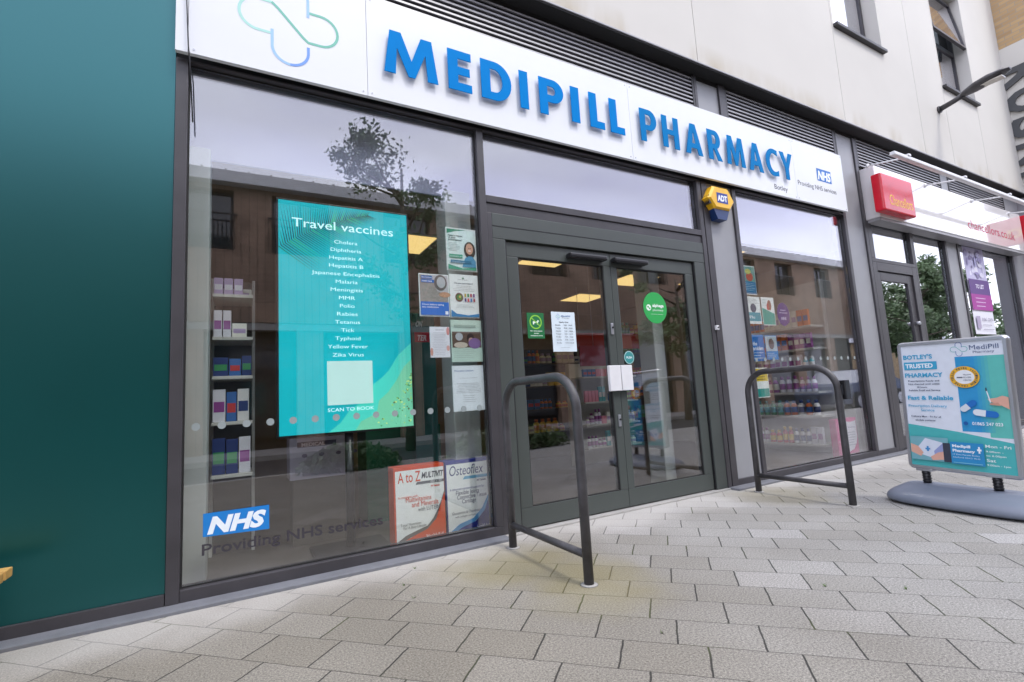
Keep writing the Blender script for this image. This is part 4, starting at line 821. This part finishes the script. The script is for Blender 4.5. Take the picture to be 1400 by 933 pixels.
for k, ch in enumerate(vsT):
    if ch == ' ': continue
    a = math.radians(200-360*k/len(vsT)); cu_, cv_ = u(.63)+.075*math.cos(a), v(.275)+.066*math.sin(a); vs, fs = text_geo(ch, .03); h_ = c.up(); c.k -= .0005; ca_, sa_ = math.cos(a-math.pi/2), math.sin(a-math.pi/2)
    bv = [c.bm.verts.new(c.P(cu_+(x-.5)*.010*ca_-(y-.5)*.015*sa_, cv_+(x-.5)*.010*sa_+(y-.5)*.015*ca_, h_+.0004)) for x, y in vs]; i_ = c.mi(DB)
    for f_ in fs:
        try: g_ = c.bm.faces.new([bv[t_] for t_ in f_]); g_.material_index = i_
        except ValueError: pass
c.k += .001
for k, t_ in enumerate(('YELLOW', 'FEVER', 'CENTRE')): c.text(t_, u(.62), u(.695), v(.262+.022*k), .011, DB)
c.rect(u(.56), u(.615), v(.282), v(.274), ink(60, 70, 90))
def pill(c, cu_, cv_, L_, r, ang, c1, c2):
    for s_, m_ in ((1, c1), (-1, c2)):
        pts = [(0, -r), (s_*L_/2, -r)]+[(s_*(L_/2+r*math.sin(math.pi*k/12)), -r*math.cos(math.pi*k/12)) for k in range(1, 12)]+[(s_*L_/2, r), (0, r)]
        c.poly([(cu_+x*math.cos(ang)-y*math.sin(ang), cv_+x*math.sin(ang)+y*math.cos(ang)) for x, y in pts], m_)
pill(c, u(.64), v(.50), .075, .021, math.radians(38), ink(25, 110, 190), ink(215, 222, 228)); pill(c, u(.79), v(.555), .100, .023, math.radians(-8), ink(25, 110, 190), ink(225, 230, 236))
c.poly([(u(1), v(.52)), (u(.93), v(.49)), (u(.84), v(.465)), (u(.82), v(.445)), (u(.90), v(.435)), (u(.95), v(.42)), (u(1), v(.43))], SK2); c.poly([(u(.91), v(.47)), (u(.84), v(.478)), (u(.835), v(.488)), (u(.93), v(.495))], ink(205, 150, 130)); c.poly([(u(.815), v(.38)), (u(.825), v(.38)), (u(.85), v(.47)), (u(.84), v(.475))], ink(230, 235, 240)); c.rect(u(.812), u(.824), v(.385), v(.36), ink(60, 60, 70))
c.disc(u(.60), v(.635), .014, .014, ink(20, 90, 160), 14); c.text('01865 247 023', u(.66), u(.93), v(.645), .023, ink(235, 240, 245), .02)
c.rect(u(.02), u(.41), v(.95), v(.76), ink(120, 175, 185)); c.poly([(u(.08), v(.86)), (u(.18), v(.77)), (u(.36), v(.80)), (u(.35), v(.86)), (u(.26), v(.93)), (u(.10), v(.90))], ink(215, 222, 235)); c.poly([(u(.36), v(.80)), (u(.36), v(.86)), (u(.27), v(.93)), (u(.26), v(.87))], ink(150, 160, 205))
c.poly([(u(.02), v(.82)), (u(.10), v(.84)), (u(.15), v(.89)), (u(.12), v(.92)), (u(.02), v(.89))], SK2); c.poly([(u(.40), v(.86)), (u(.30), v(.88)), (u(.22), v(.92)), (u(.24), v(.945)), (u(.40), v(.93))], SK2); c.rect(u(.355), u(.43), v(.95), v(.80), ink(55, 60, 75)); c.rect(u(.19), u(.21), v(.875), v(.835), ink(60, 140, 200)); c.rect(u(.175), u(.225), v(.862), v(.85), ink(60, 140, 200))
c.rect(u(.43), u(.74), v(.955), v(.785), ink(40, 140, 195)); c.text('Medipill', u(.45), u(.62), v(.825), .020, ink(238, 242, 246), .04); c.text('Pharmacy', u(.45), u(.66), v(.86), .020, ink(238, 242, 246), .04); c.rect(u(.68), u(.72), v(.842), v(.828), ink(240, 244, 248)); c.rect(u(.692), u(.708), v(.86), v(.81), ink(240, 244, 248))
for k, t_ in enumerate(('17 Elms Parade Botley', 'Oxford OX2 9LG')): c.text(t_, u(.45), u(.70), v(.885+.022*k), .010, ink(220, 235, 242))
c.rect(u(.45), u(.72), v(.946), v(.94), ink(120, 195, 215))
for k, (t_, h_, wd_) in enumerate((('Mon - Fri', .022, .22), ('9.00am -', .013, .15), ('to 6.00pm', .013, .17), ('Sat', .022, .08), ('9.00am - 1pm', .013, .2))): c.text(t_, u(.76), u(.76+wd_), v((.81, .845, .875, .915, .945)[k]), h_, ink(235, 243, 240), .01)
c.build('printed_poster', BD)
for tpos in (.16, .78):
    pb = O_+U_*W_*tpos; q = MB(); q.tube([(pb.x, pb.y, .12), (pb.x, pb.y, .235)], .026, BLACK, 16)
    for k in range(5): q.tube([(pb.x, pb.y, .135+.02*k), (pb.x, pb.y, .142+.02*k)], .030, BLACK, 16)
    q.build('spring_post', BD); q = MB(); M_ = Matrix.Translation((pb.x, pb.y, .242)) @ Matrix.Rotation(az, 4, 'Z'); q.box(-.055, .055, -.028, .028, -.008, .012, ALU, .004, M_); q.build('clamp_plate', BD)
# moulded base: rounded superellipse, humped along the middle
hb = bmesh.new(); M_ = Matrix.Translation((4.735, 1.655, 0)) @ Matrix.Rotation(az, 4, 'Z'); rings = []
for z_, sc_, su in ((.014, .95, .93), (.022, .99, .985), (.04, 1.0, 1.0), (.062, .985, .96), (.082, .95, .88), (.100, .90, .74), (.118, .845, .52), (.134, .79, .36), (.142, .75, .30)):
    rg = []
    for k in range(56):
        a = 2*math.pi*k/56; ca_, sa_ = math.cos(a), math.sin(a); pw_ = .62
        x_ = .535*sc_*math.copysign(abs(ca_)**pw_, ca_); y_ = .285*su*math.copysign(abs(sa_)**pw_, sa_); rg.append(hb.verts.new(M_ @ Vector((x_, y_, z_))))
    rings.append(rg)
for a, b_ in zip(rings, rings[1:]):
    for k in range(56): f_ = hb.faces.new([a[k], a[(k+1) % 56], b_[(k+1) % 56], b_[k]]); f_.smooth = True
hb.faces.new(rings[0]); hb.faces.new(rings[-1])
q = MB(); q.merge(hb, BOARDBASE); bb = q.build('moulded_base', BD)
q = MB(); q.box(-.05, .05, -.012, .012, .128, .136, ALU, .003, Matrix.Translation((4.74, 1.80, 0)) @ Matrix.Rotation(az, 4, 'Z')); q.build('filler_cap', BD)

# bench end poking in at left
BN = thing('timber_bench', (-1.4, 2.95, 0), 'corner of a yellow timber bench at the left edge in front of the green panel', 'bench')
q = MB()
for k in range(3): q.box(-2.3, -.876, 2.82+.10*k, 2.90+.10*k, .345, .385, WOOD, .005)
q.build('seat', BN)
for xa in (-2.2, -1.15):
    q = MB(); q.box(xa, xa+.05, 2.85, 3.08, 0, .344, STEEL, .004); q.build('leg', BN)

# weeds in joints
for k, (px_, py_) in enumerate(((567, 778), (552, 801), (1128, 802), (566, 818), (905, 866), (1239, 806))):
    d = ray(px_, py_); t_ = -H0/d.z; gx, gy = d.x*t_, d.y*t_
    q = MB()
    for j in range(9):
        a = random.uniform(0, 6.28); l_ = random.uniform(.008, .022); q.face([(gx, gy, 0), (gx+.004*math.cos(a+1), gy+.004*math.sin(a+1), 0), (gx+l_*math.cos(a), gy+l_*math.sin(a), random.uniform(.006, .018))], MOSS)
    tag(q.build('weed'), 'tiny green weed sprouting from a paving joint', 'weed', 'weeds in the paving joints')

# ================================================================== INTERIOR FITTINGS
lt = None
for k, (x, y) in enumerate(((1.5, 4.96), (3.37, 4.99), (5.30, 5.60), (5.37, 6.92), (3.15, 7.3), (2.6, 4.3), (4.1, 4.2), (5.4, 4.2), (6.6, 5.3))):  # last four are unseen panels, added to brighten the shop inside
    pos = ['above the left window posters', 'in the upper left of the left door', 'in the right door glass', 'at the back, right in the left door', 'at the back left of the shop', 'added out of view near the front, left of the doors', 'added out of view just inside the left door', 'added out of view just inside the right pillar', 'added out of view beside the right window shelves'][k]
    if lt is None:
        lt = thing('ceiling_light', (x, y, 2.69), '', 'ceiling light', 'square ceiling lights'); fr_ = MB(); fr_.box(x-.31, x+.31, y-.31, y+.31, 2.688, 2.6995, LAMPTRIM); fr_ = fr_.build('light_trim', lt)
        df = MB(); df.box(x-.29, x+.29, y-.29, y+.29, 2.682, 2.6875, LAMP); df = df.build('diffuser', lt); T_ = lt
    else:
        T_ = lt.copy(); COL.objects.link(T_); T_.location = (x, y, 2.69)
        for ch in (fr_, df): cc = ch.copy(); COL.objects.link(cc); cc.parent = T_
    T_['label'] = 'warm square ceiling light '+pos
PC = [(200, 60, 60), (230, 230, 230), (60, 110, 180), (240, 200, 60), (60, 150, 90), (220, 120, 50), (150, 70, 150), (235, 235, 225), (40, 60, 120), (240, 150, 170), (90, 180, 190), (225, 225, 235), (185, 165, 205)]
CNAME = {0: 'red', 1: 'white', 2: 'blue', 3: 'yellow', 4: 'green', 5: 'orange', 6: 'purple', 7: 'off-white', 8: 'navy', 9: 'pink', 10: 'pale teal', 11: 'pale grey', 12: 'lilac'}
protos = {}
def product(x, y, z, w_, d_, h_, ci, rz, where, grp, shape='box'):
    key = (ci, shape, round(w_, 3), round(h_, 3), round(d_, 3))
    if key not in protos:
        q = MB(); m1 = ink(*PC[ci]); m2 = ink(*PC[(ci*5+3) % 13])
        if shape == 'box': q.box(-w_/2, w_/2, -d_/2, d_/2, 0, h_, m1, .002); q.box(-w_*.42, w_*.42, -d_/2-.001, -d_/2, h_*.3, h_*.62, m2)
        else: q.tube([(0, 0, 0), (0, 0, h_*.05), (0, 0, h_*.66), (0, 0, h_*.78), (0, 0, h_*.80)], [w_*.44, w_*.47, w_*.47, w_*.26, w_*.22], m1, 12); q.tube([(0, 0, h_*.80), (0, 0, h_)], w_*.27, m2, 12); q.tube([(0, 0, h_*.18), (0, 0, h_*.55)], w_*.48, m2, 12, False)
        o = q.build('medicine_carton' if shape == 'box' else 'medicine_bottle', loc=(0, 0, 0)); protos[key] = o; first = True
    else: o = protos[key].copy(); COL.objects.link(o)
    o.location = (x, y, z); o.rotation_euler = (0, 0, rz)
    return tag(o, '%s %s %s' % (CNAME[ci], 'carton' if shape == 'box' else 'bottle', where), 'carton' if shape == 'box' else 'bottle', grp)
def shelving(name, x0, x1, yf, dep, zs, mt, label, htop, z_lo=.022, back=None):
    T_ = thing(name, ((x0+x1)/2, yf+dep/2, .021), label, 'shelving')
    q = MB(); q.box(x0, x1, yf+dep, yf+dep+.02, z_lo, htop, back or mt); q.build('back_panel', T_)
    for xa in (x0-.02, x1): q = MB(); q.box(xa, xa+.02, yf+dep-.06, yf+dep+.03, z_lo, htop, mt); q.build('upright', T_)
    for z in zs: q = MB(); q.box(x0, x1, yf, yf+dep-.001, z-.022, z, mt, .003); q.build('shelf', T_)
    return T_
def stock(x0, x1, yf, dep, zs, wr, hr, where, grp, cols, bot=.3, miss=.06):
    for li, z in enumerate(zs):
        x = x0+.02; ci = random.choice(cols); nrep = 0
        while x < x1-wr[0]:
            w_ = random.choice([wr[0], (wr[0]+wr[1])/2, wr[1]]) if nrep == 0 else w_; 
            if nrep == 0: ci = random.choice(cols); hh = random.choice([hr[0], (hr[0]+hr[1])/2, hr[1]]); shp = 'bottle' if random.random() < bot else 'box'; nrep = random.randint(1, 4)
            nrep -= 1
            if x+w_ > x1: break
            if random.random() > miss: product(x+w_/2, yf+.03+w_*.3, z+.001, w_*.93, w_*.6 if shp == 'box' else w_*.93, hh, ci, 0, where % ['lowest', 'second', 'third', 'fourth', 'fifth', 'top'][li], grp, shp)
            x += w_+.004
# left window gondola
shelving('shelf_unit', -.16, .085, 3.88, .34, (.60, .95, 1.26, 1.53, 1.83), SHELF, 'cream shelf unit stacked with boxes behind the left window edge', 2.0, back=DSHELF)
for z, nm, items in ((.60, 'lowest', ((8, .075, .24), (8, .07, .23), (11, .07, .24))), (.95, 'second', ((11, .075, .22), (2, .06, .2), (1, .07, .22))), (1.26, 'third', ((8, .09, .13), (2, .07, .12), (8, .06, .14))), (1.53, 'fourth', ((11, .05, .19), (11, .05, .19), (7, .09, .10))), (1.83, 'top', ((12, .055, .12), (12, .055, .12), (12, .055, .12)))):
    x = -.155
    for ci, w_, h_ in items: product(x+w_/2, 3.96, z+.001, w_, .08, h_, ci, 0, 'on the %s shelf of the left window unit' % nm, 'boxes on the left window shelves'); x += w_+.006
product(-.03, 4.10, 1.832, .22, .14, .07, 7, 0, 'lying flat on top of the left window shelf unit', 'boxes on the left window shelves')
# back wall shelves seen through the doors
shelving('wall_shelving', 3.55, 4.95, 6.4, .35, (.45, .80, 1.15, 1.50), DSHELF, 'dark stocked shelving at the back behind the left door', 1.75)
stock(3.55, 4.95, 6.4, .35, (.45, .80, 1.15, 1.50), (.07, .11), (.10, .20), 'on the %s shelf of the dark unit behind the left door', 'stock on the dark shelving', [1, 3, 5, 7, 8, 2, 4], .4)
shelving('gondola_shelving', 4.02, 4.95, 5.3, .35, (.28, .58, .88, 1.22), SHELF, 'white gondola stocked with cartons behind the left door', 1.42)
stock(4.02, 4.95, 5.3, .35, (.28, .58, .88, 1.22), (.055, .08), (.10, .20), 'on the %s shelf of the white gondola behind the left door', 'stock on the white gondola', [0, 1, 2, 9, 11, 7, 10], .35)
shelving('orange_lit_shelving', 6.2, 8.6 if False else 7.1, 6.9, .35, (.5, .9, 1.3, 1.7, 2.05), DSHELF, 'dark shelving with amber stock behind the right door', 2.3)
stock(6.2, 7.1, 6.9, .35, (.5, .9, 1.3, 1.7, 2.05), (.07, .10), (.12, .22), 'on the %s shelf of the dark unit behind the right door', 'stock behind the right door', [3, 5, 4, 8, 0], .5)
# counter, red banner
CT = thing('shop_counter', (5.9, 7.6, .021), 'wooden dispensary counter at the back of the shop', 'counter')
q = MB(); q.box(4.6, 6.9, 7.5, 7.9, .021, 1.0, mat('counter_wood', (.25, .13, .06), .5, 0, .2, 5)); q.build('counter_front', CT); q = MB(); q.box(4.55, 6.95, 7.42, 7.95, 1.001, 1.04, SHELF, .004); q.build('countertop', CT)
q = MB(); q.box(3.75, 4.20, 4.985, 5.0, 1.34, 1.60, ink(150, 25, 45)); q.tube([(3.975, 4.99, 1.6), (3.975, 4.99, 2.68)], .003, ALU, 6); tag(q.build('hanging_banner'), 'plain dark red hanging banner seen through the left door', 'banner')
q = MB(); q.box(4.6, 6.2, 6.2, 6.25, 1.70, 1.95, ink(175, 45, 40)); q.tube([(4.7, 6.22, 1.95), (4.7, 6.22, 2.69)], .004, ALU, 6); q.tube([(6.1, 6.22, 1.95), (6.1, 6.22, 2.69)], .004, ALU, 6); tag(q.build('hanging_fascia'), 'long bright red hanging fascia at the back behind the doors', 'banner')
# teal stand and white crate near the screen
r = frect(4.2, 566, 432, 597, 622); c = Card((0, 4.2, 0)); c.sheet(r[0], r[1], .022, r[3]+.02, ink(10, 90, 85), .02); c.text('ON', r[0]+.03, r[1]-.12, r[3]-.10, .05, ink(200, 225, 225), .03, .2); c.rect(r[0]+.02, r[1]-.05, r[3]-.24, r[3]-.15, ink(190, 40, 60)); c.text('TER', r[0]+.04, r[1]-.08, r[3]-.225, .05, ink(235, 220, 225), .03, .2)
tag(c.build('advert_panel'), 'narrow dark teal advert panel with red strip beside the turquoise screen', 'display panel')
q = MB(); q.box(.95, 1.62, 4.35, 4.7, .021, .80, ink(10, 100, 70)); tag(q.build('display_bin'), 'green floor display unit behind the screen foot', 'display unit')
r = frect(4.0, 396, 597, 482, 634); c = Card((0, 4.0, 0)); c.sheet(r[0], r[1], r[2]-.1, r[3], ink(190, 185, 205), .25); c.rect(r[0]+.05, r[1]-.12, r[3]-.07, r[3]-.03, ink(70, 60, 90)); c.text('MEDICAL', r[0]+.08, r[1]-.2, r[3]-.062, .026, ink(220, 215, 230), .03)
for k in range(4): c.disc(r[0]+.1+.12*k, r[3]-.13, .02, .014, ink(110, 90, 130), 8); c.k -= .0004
tag(c.build('supply_carton'), 'pale lilac shipping carton below the turquoise screen', 'carton')
q = MB(); q.box(r[0]+.02, r[1]-.02, 4.02, 4.22, .021, r[2]-.101, DSHELF); tag(q.build('low_plinth'), 'dark low stand under the lilac carton', 'stand')
# right window gondola, faces the doors
GR = thing('window_gondola', (6.78, 4.23, .021), 'white perforated gondola of bottles in the right pharmacy window', 'shelving')
ZS = (.16, .54, .85, 1.15, 1.43, 1.73)
q = MB(); q.box(6.945, 6.97, 3.72, 4.78, .021, 2.35, SHELF); q.build('back_panel', GR)
for ya in (3.70, 4.78): q = MB(); q.box(6.90, 6.975, ya, ya+.02, .021, 2.36, SHELF); q.build('upright', GR)
for z in ZS: q = MB(); q.box(6.6, 6.944, 3.72, 4.779, z-.028, z, SHELF, .004); q.build('shelf', GR)
for li, z in enumerate(ZS):
    y = 3.76; n_ = 0; ci = 1
    while y < 4.72:
        if n_ == 0: n_ = random.randint(2, 4); ci = random.choice([(1, 0, 11), (1, 5, 4, 11), (4, 9, 11, 6), (11, 7, 10), (11, 6, 5, 1), (5, 7, 3)][li]); w_ = random.choice([.075, .09]); hh = random.choice([.17, .2, .22]); shp = 'bottle' if random.random() < .6 else 'box'
        if li == 1: ci = [4, 4, 4, 5, 5, 5][int((4.72-y)/.17)] if random.random() < .5 else 1; w_ = .095; hh = .20; shp = 'bottle'
        n_ -= 1; product(6.66, y+w_/2, z+.001, w_*.9, w_*.6 if shp == 'box' else w_*.9, hh, ci, -math.pi/2, 'on the %s shelf of the right window gondola' % ['lowest', 'second', 'third', 'fourth', 'fifth', 'top'][li], 'stock on the right window gondola', shp); y += w_+.006
q = MB(); q.box(5.6, 5.62, 4.4, 5.4, .9, 1.9, GLASS); q.box(5.595, 5.625, 4.4, 5.4, .86, .899, ALU); q.box(5.595, 5.625, 4.4, 4.43, .021, .859, ALU); q.box(5.595, 5.625, 5.37, 5.4, .021, .859, ALU); q.bm.free()

# ================================================================== ACROSS THE STREET (seen in the reflections)
OB = thing('opposite_building', (8, -11, 0), 'brown timber-clad building with seamed metal roof mirrored in the shop windows', 'building')
q = MB(); XA, XB = -16, 30.2; wins = [(-1.62, -.14), (.79, 2.3), (3.9, 5.4), (6.4, 7.3), (9.2, 10.7), (12.0, 12.9), (14.3, 15.8), (17.6, 19.1), (20.6, 22.0), (23.6, 25.0), (27.0, 28.4), (-5.0, -3.6), (-9, -7.5)]
wins.sort(); x = XA
for a, b_ in wins: q.box(x, a, -8.3, -8.0, 3.4, 7.2, CLAD); q.box(a, b_, -8.3, -8.0, 3.4, 5.35, CLAD); q.box(a, b_, -8.3, -8.0, 7.0, 7.2, CLAD); x = b_
q.box(x, XB, -8.3, -8.0, 3.4, 7.2, CLAD); q.build('cladding', OB)
q = MB(); q.box(XA, XB, -14, -8.31, .0, 7.2, DARK); q.build('building_core', OB)
q = MB()
for k in range(16): q.box(XA+k*2.9, XA+k*2.9+.7, -8.3, -8.05, 0, 3.4, BRICK if False else CLAD)
q.box(XA, XB, -8.32, -8.02, 3.2, 3.395, KERB); q.build('ground_floor_piers', OB)
q = MB(); q.box(XA, XB, -8.9, -7.7, 7.12, 7.45, WHITEM, .02); q.build('eaves_fascia', OB)
q = MB(); q.prism([Vector((XA, -7.75, 7.452)), Vector((XA, -14, 9.6)), Vector((XA, -14, 7.452))], Vector((XB-XA, 0, 0)), ROOFM)
k = XA+.25
while k < XB: q.prism([Vector((k, -7.75, 7.46)), Vector((k, -7.75, 7.51)), Vector((k, -14, 9.66)), Vector((k, -14, 9.60))], Vector((.03, 0, 0)), ROOFM); k += .55
q.build('roof', OB)
for a, b_ in wins:
    f = MB(); f.box(a, b_, -8.28, -8.2, 5.36, 5.44, BLACK); f.box(a, b_, -8.28, -8.2, 6.92, 6.99, BLACK); f.box(a, a+.07, -8.28, -8.2, 5.44, 6.92, BLACK); f.box(b_-.07, b_, -8.28, -8.2, 5.44, 6.92, BLACK); f.box((a+b_)/2-.03, (a+b_)/2+.03, -8.28, -8.2, 5.44, 6.92, BLACK)
    fo = f.build('window', OB); g2 = MB(); g2.box(a+.07, b_-.07, -8.26, -8.25, 5.44, 6.92, GLASSD); g2.build('pane', fo)
    r2_ = MB(); r2_.box(a-.1, b_+.1, -7.97, -7.94, 6.30, 6.34, BLACK); k = a-.1
    while k < b_+.1: r2_.box(k, k+.015, -7.97, -7.95, 5.36, 6.3, BLACK); k += .1
    r2_.build('balcony_rail', fo)
for k in range(15):
    a = XA+k*2.9+.75; f = MB(); f.box(a, a+2.1, -8.28, -8.2, 2.9, 3.0, BLACK); f.box(a, a+2.1, -8.28, -8.2, .3, .4, BLACK); f.box(a, a+.06, -8.28, -8.2, .4, 2.9, BLACK); f.box(a+2.04, a+2.1, -8.28, -8.2, .4, 2.9, BLACK); fo = f.build('shop_window', OB)
    g2 = MB(); g2.box(a+.06, a+2.04, -8.26, -8.25, .4, 2.9, GLASSD); g2.build('pane', fo)

def tree(x, y, crown, rad, nl, th, seed, label, lsz=.12):
    R = random.Random(seed); T_ = thing('street_tree', (x, y, -.02), label, 'tree', 'trees across the street')
    q = MB(); cz = crown; q.tube([(x, y, -.1), (x+.05, y, th*.5), (x-.05, y+.05, th), (x, y, cz+rad*.5)], [.13, .10, .08, .03], BARK, 10)
    limbs = []
    for k in range(13):
        a = R.uniform(0, 6.28); z0_ = R.uniform(th*.85, cz+rad*.3); l_ = rad*R.uniform(.55, 1.05); e_ = R.uniform(.1, .9)
        p0 = Vector((x, y, z0_)); p1 = p0+Vector((math.cos(a)*l_*.5, math.sin(a)*l_*.5, l_*e_*.4)); p2_ = p0+Vector((math.cos(a)*l_, math.sin(a)*l_, l_*e_)); q.tube([p0, p1, p2_], [.04, .025, .008], BARK, 6); limbs.append((p1, p2_))
    q.build('trunk', T_)
    q = MB(); cl = []
    for k in range(38):
        a, b2_ = R.choice(limbs); c_ = a.lerp(b2_, R.uniform(.2, 1.1))+Vector((R.gauss(0, .25), R.gauss(0, .25), R.gauss(0, .25))); cl.append((c_, R.uniform(.22, .5)*rad/1.8))
    for k in range(nl):
        c_, rr_ = R.choice(cl); p0 = c_+Vector((R.gauss(0, 1), R.gauss(0, 1), R.gauss(0, .8)))*rr_*.43
        a1 = Vector((R.gauss(0, 1), R.gauss(0, 1), R.gauss(0, 1))).normalized(); a2 = a1.orthogonal().normalized(); s_ = lsz*R.uniform(.6, 1.2)
        q.face([p0-a1*s_, p0+a2*s_*.45, p0+a1*s_, p0-a2*s_*.45], LEAF)
    q.build('crown', T_); return T_
tree(3.6, -5.0, 6.0, 1.9, 4600, 4.0, 3, 'leafy tree mirrored above the turquoise screen in the left window', .065)
tree(13.3, -5.2, 4.0, 1.5, 2600, 2.4, 5, 'dark green tree mirrored in the right door glass')
tree(31.0, -5.5, 5.0, 2.6, 6500, 2.2, 8, 'tree mirrored in the office door and its fanlight', .14)
tree(36.6, -6.5, 4.6, 3.0, 8000, 1.8, 9, 'broad tree mirrored in the narrow office window', .16)
tree(57, -9, 3.2, 3.2, 6000, 1.4, 11, 'bright low tree mirrored in the far office window', .2)
tree(43, -13, 4.2, 4.0, 7000, 1.6, 12, 'tree behind the buff brick house mirrored in the office windows', .22)
HB = thing('brick_house', (44, -20, 0), 'low buff brick building mirrored in the office door', 'building')
q = MB(); q.box(36, 75, -26, -18, -.1, 4.2, mat('buff_brickwork', (.36, .26, .15), .9, 0, .2, 3)); q.build('wall', HB)
q = MB(); q.prism([Vector((36, -17.6, 4.201)), Vector((36, -22, 6.2)), Vector((36, -26.4, 4.201))], Vector((39, 0, 0)), ROOFM); q.build('roof', HB)
def bush(x, y, rx, ry, rz_, nl, seed, label):
    R = random.Random(seed); q = MB()
    for k in range(nl):
        a = R.uniform(0, 6.28); b_ = math.acos(R.uniform(0, 1)); rr_ = R.uniform(.6, 1.05); p0 = Vector((x+rx*rr_*math.sin(b_)*math.cos(a), y+ry*rr_*math.sin(b_)*math.sin(a), rz_*rr_*math.cos(b_)))
        a1 = Vector((R.gauss(0, 1), R.gauss(0, 1), R.gauss(0, 1))).normalized(); a2 = a1.orthogonal().normalized(); s_ = .05*R.uniform(.6, 1.3); q.face([p0-a1*s_, p0+a2*s_*.5, p0+a1*s_, p0-a2*s_*.5], LEAF)
    tag(q.build('shrub', loc=(x, y, 0)), label, 'shrub', 'shrubs along the kerb')
bush(1.6, -1.75, .8, .35, .42, 1800, 1, 'rounded dark shrub mirrored under the screen in the left window')
bush(4.6, -1.8, 1.3, .35, .5, 2300, 2, 'long low shrub mirrored low in the left door glass')
# parked car
CR_ = thing('parked_car', (19.8, -3.3, -.12), 'dark blue parked car mirrored in the right pharmacy window', 'car')
prof = [(-2.1, .25), (-2.15, .6), (-2.0, .85), (-1.2, .95), (-.6, 1.38), (.7, 1.42), (1.5, 1.02), (2.1, .9), (2.15, .55), (2.1, .25)]
q = MB(); q.prism([Vector((19.8+a, -4.15, b_-.12)) for a, b_ in prof], Vector((0, 1.7, 0)), CARP); q.build('body', CR_)
for ys in (-2.447, -4.153):
    q = MB(); pp = [(-1.05, .97), (-.55, 1.32), (.65, 1.35), (1.25, 1.0)]; s_ = .004 if ys > -3 else -.004; q.prism([Vector((19.8+a, ys, b_-.12)) for a, b_ in pp], Vector((0, s_, 0)), GLASSD); q.build('side_window', CR_)
for xa in (-1.35, 1.35):
    for ya in (-2.55, -4.2):
        q = MB(); q.tube([(19.8+xa, ya, .2), (19.8+xa, ya+.2, .2)], .32, RUBBER, 20); wh = q.build('wheel', CR_); q = MB(); q.tube([(19.8+xa, ya-.004 if ya < -3 else ya+.196, .2), (19.8+xa, ya if ya < -3 else ya+.205, .2)], .2, ALU, 16); q.build('rim', wh)
for ya in (-2.7, -3.9):
    q = MB(); q.box(21.92, 21.97, ya, ya+.3, .5, .64, WHITEM, .01); q.build('headlight', CR_)
bpy.context.view_layer.update()
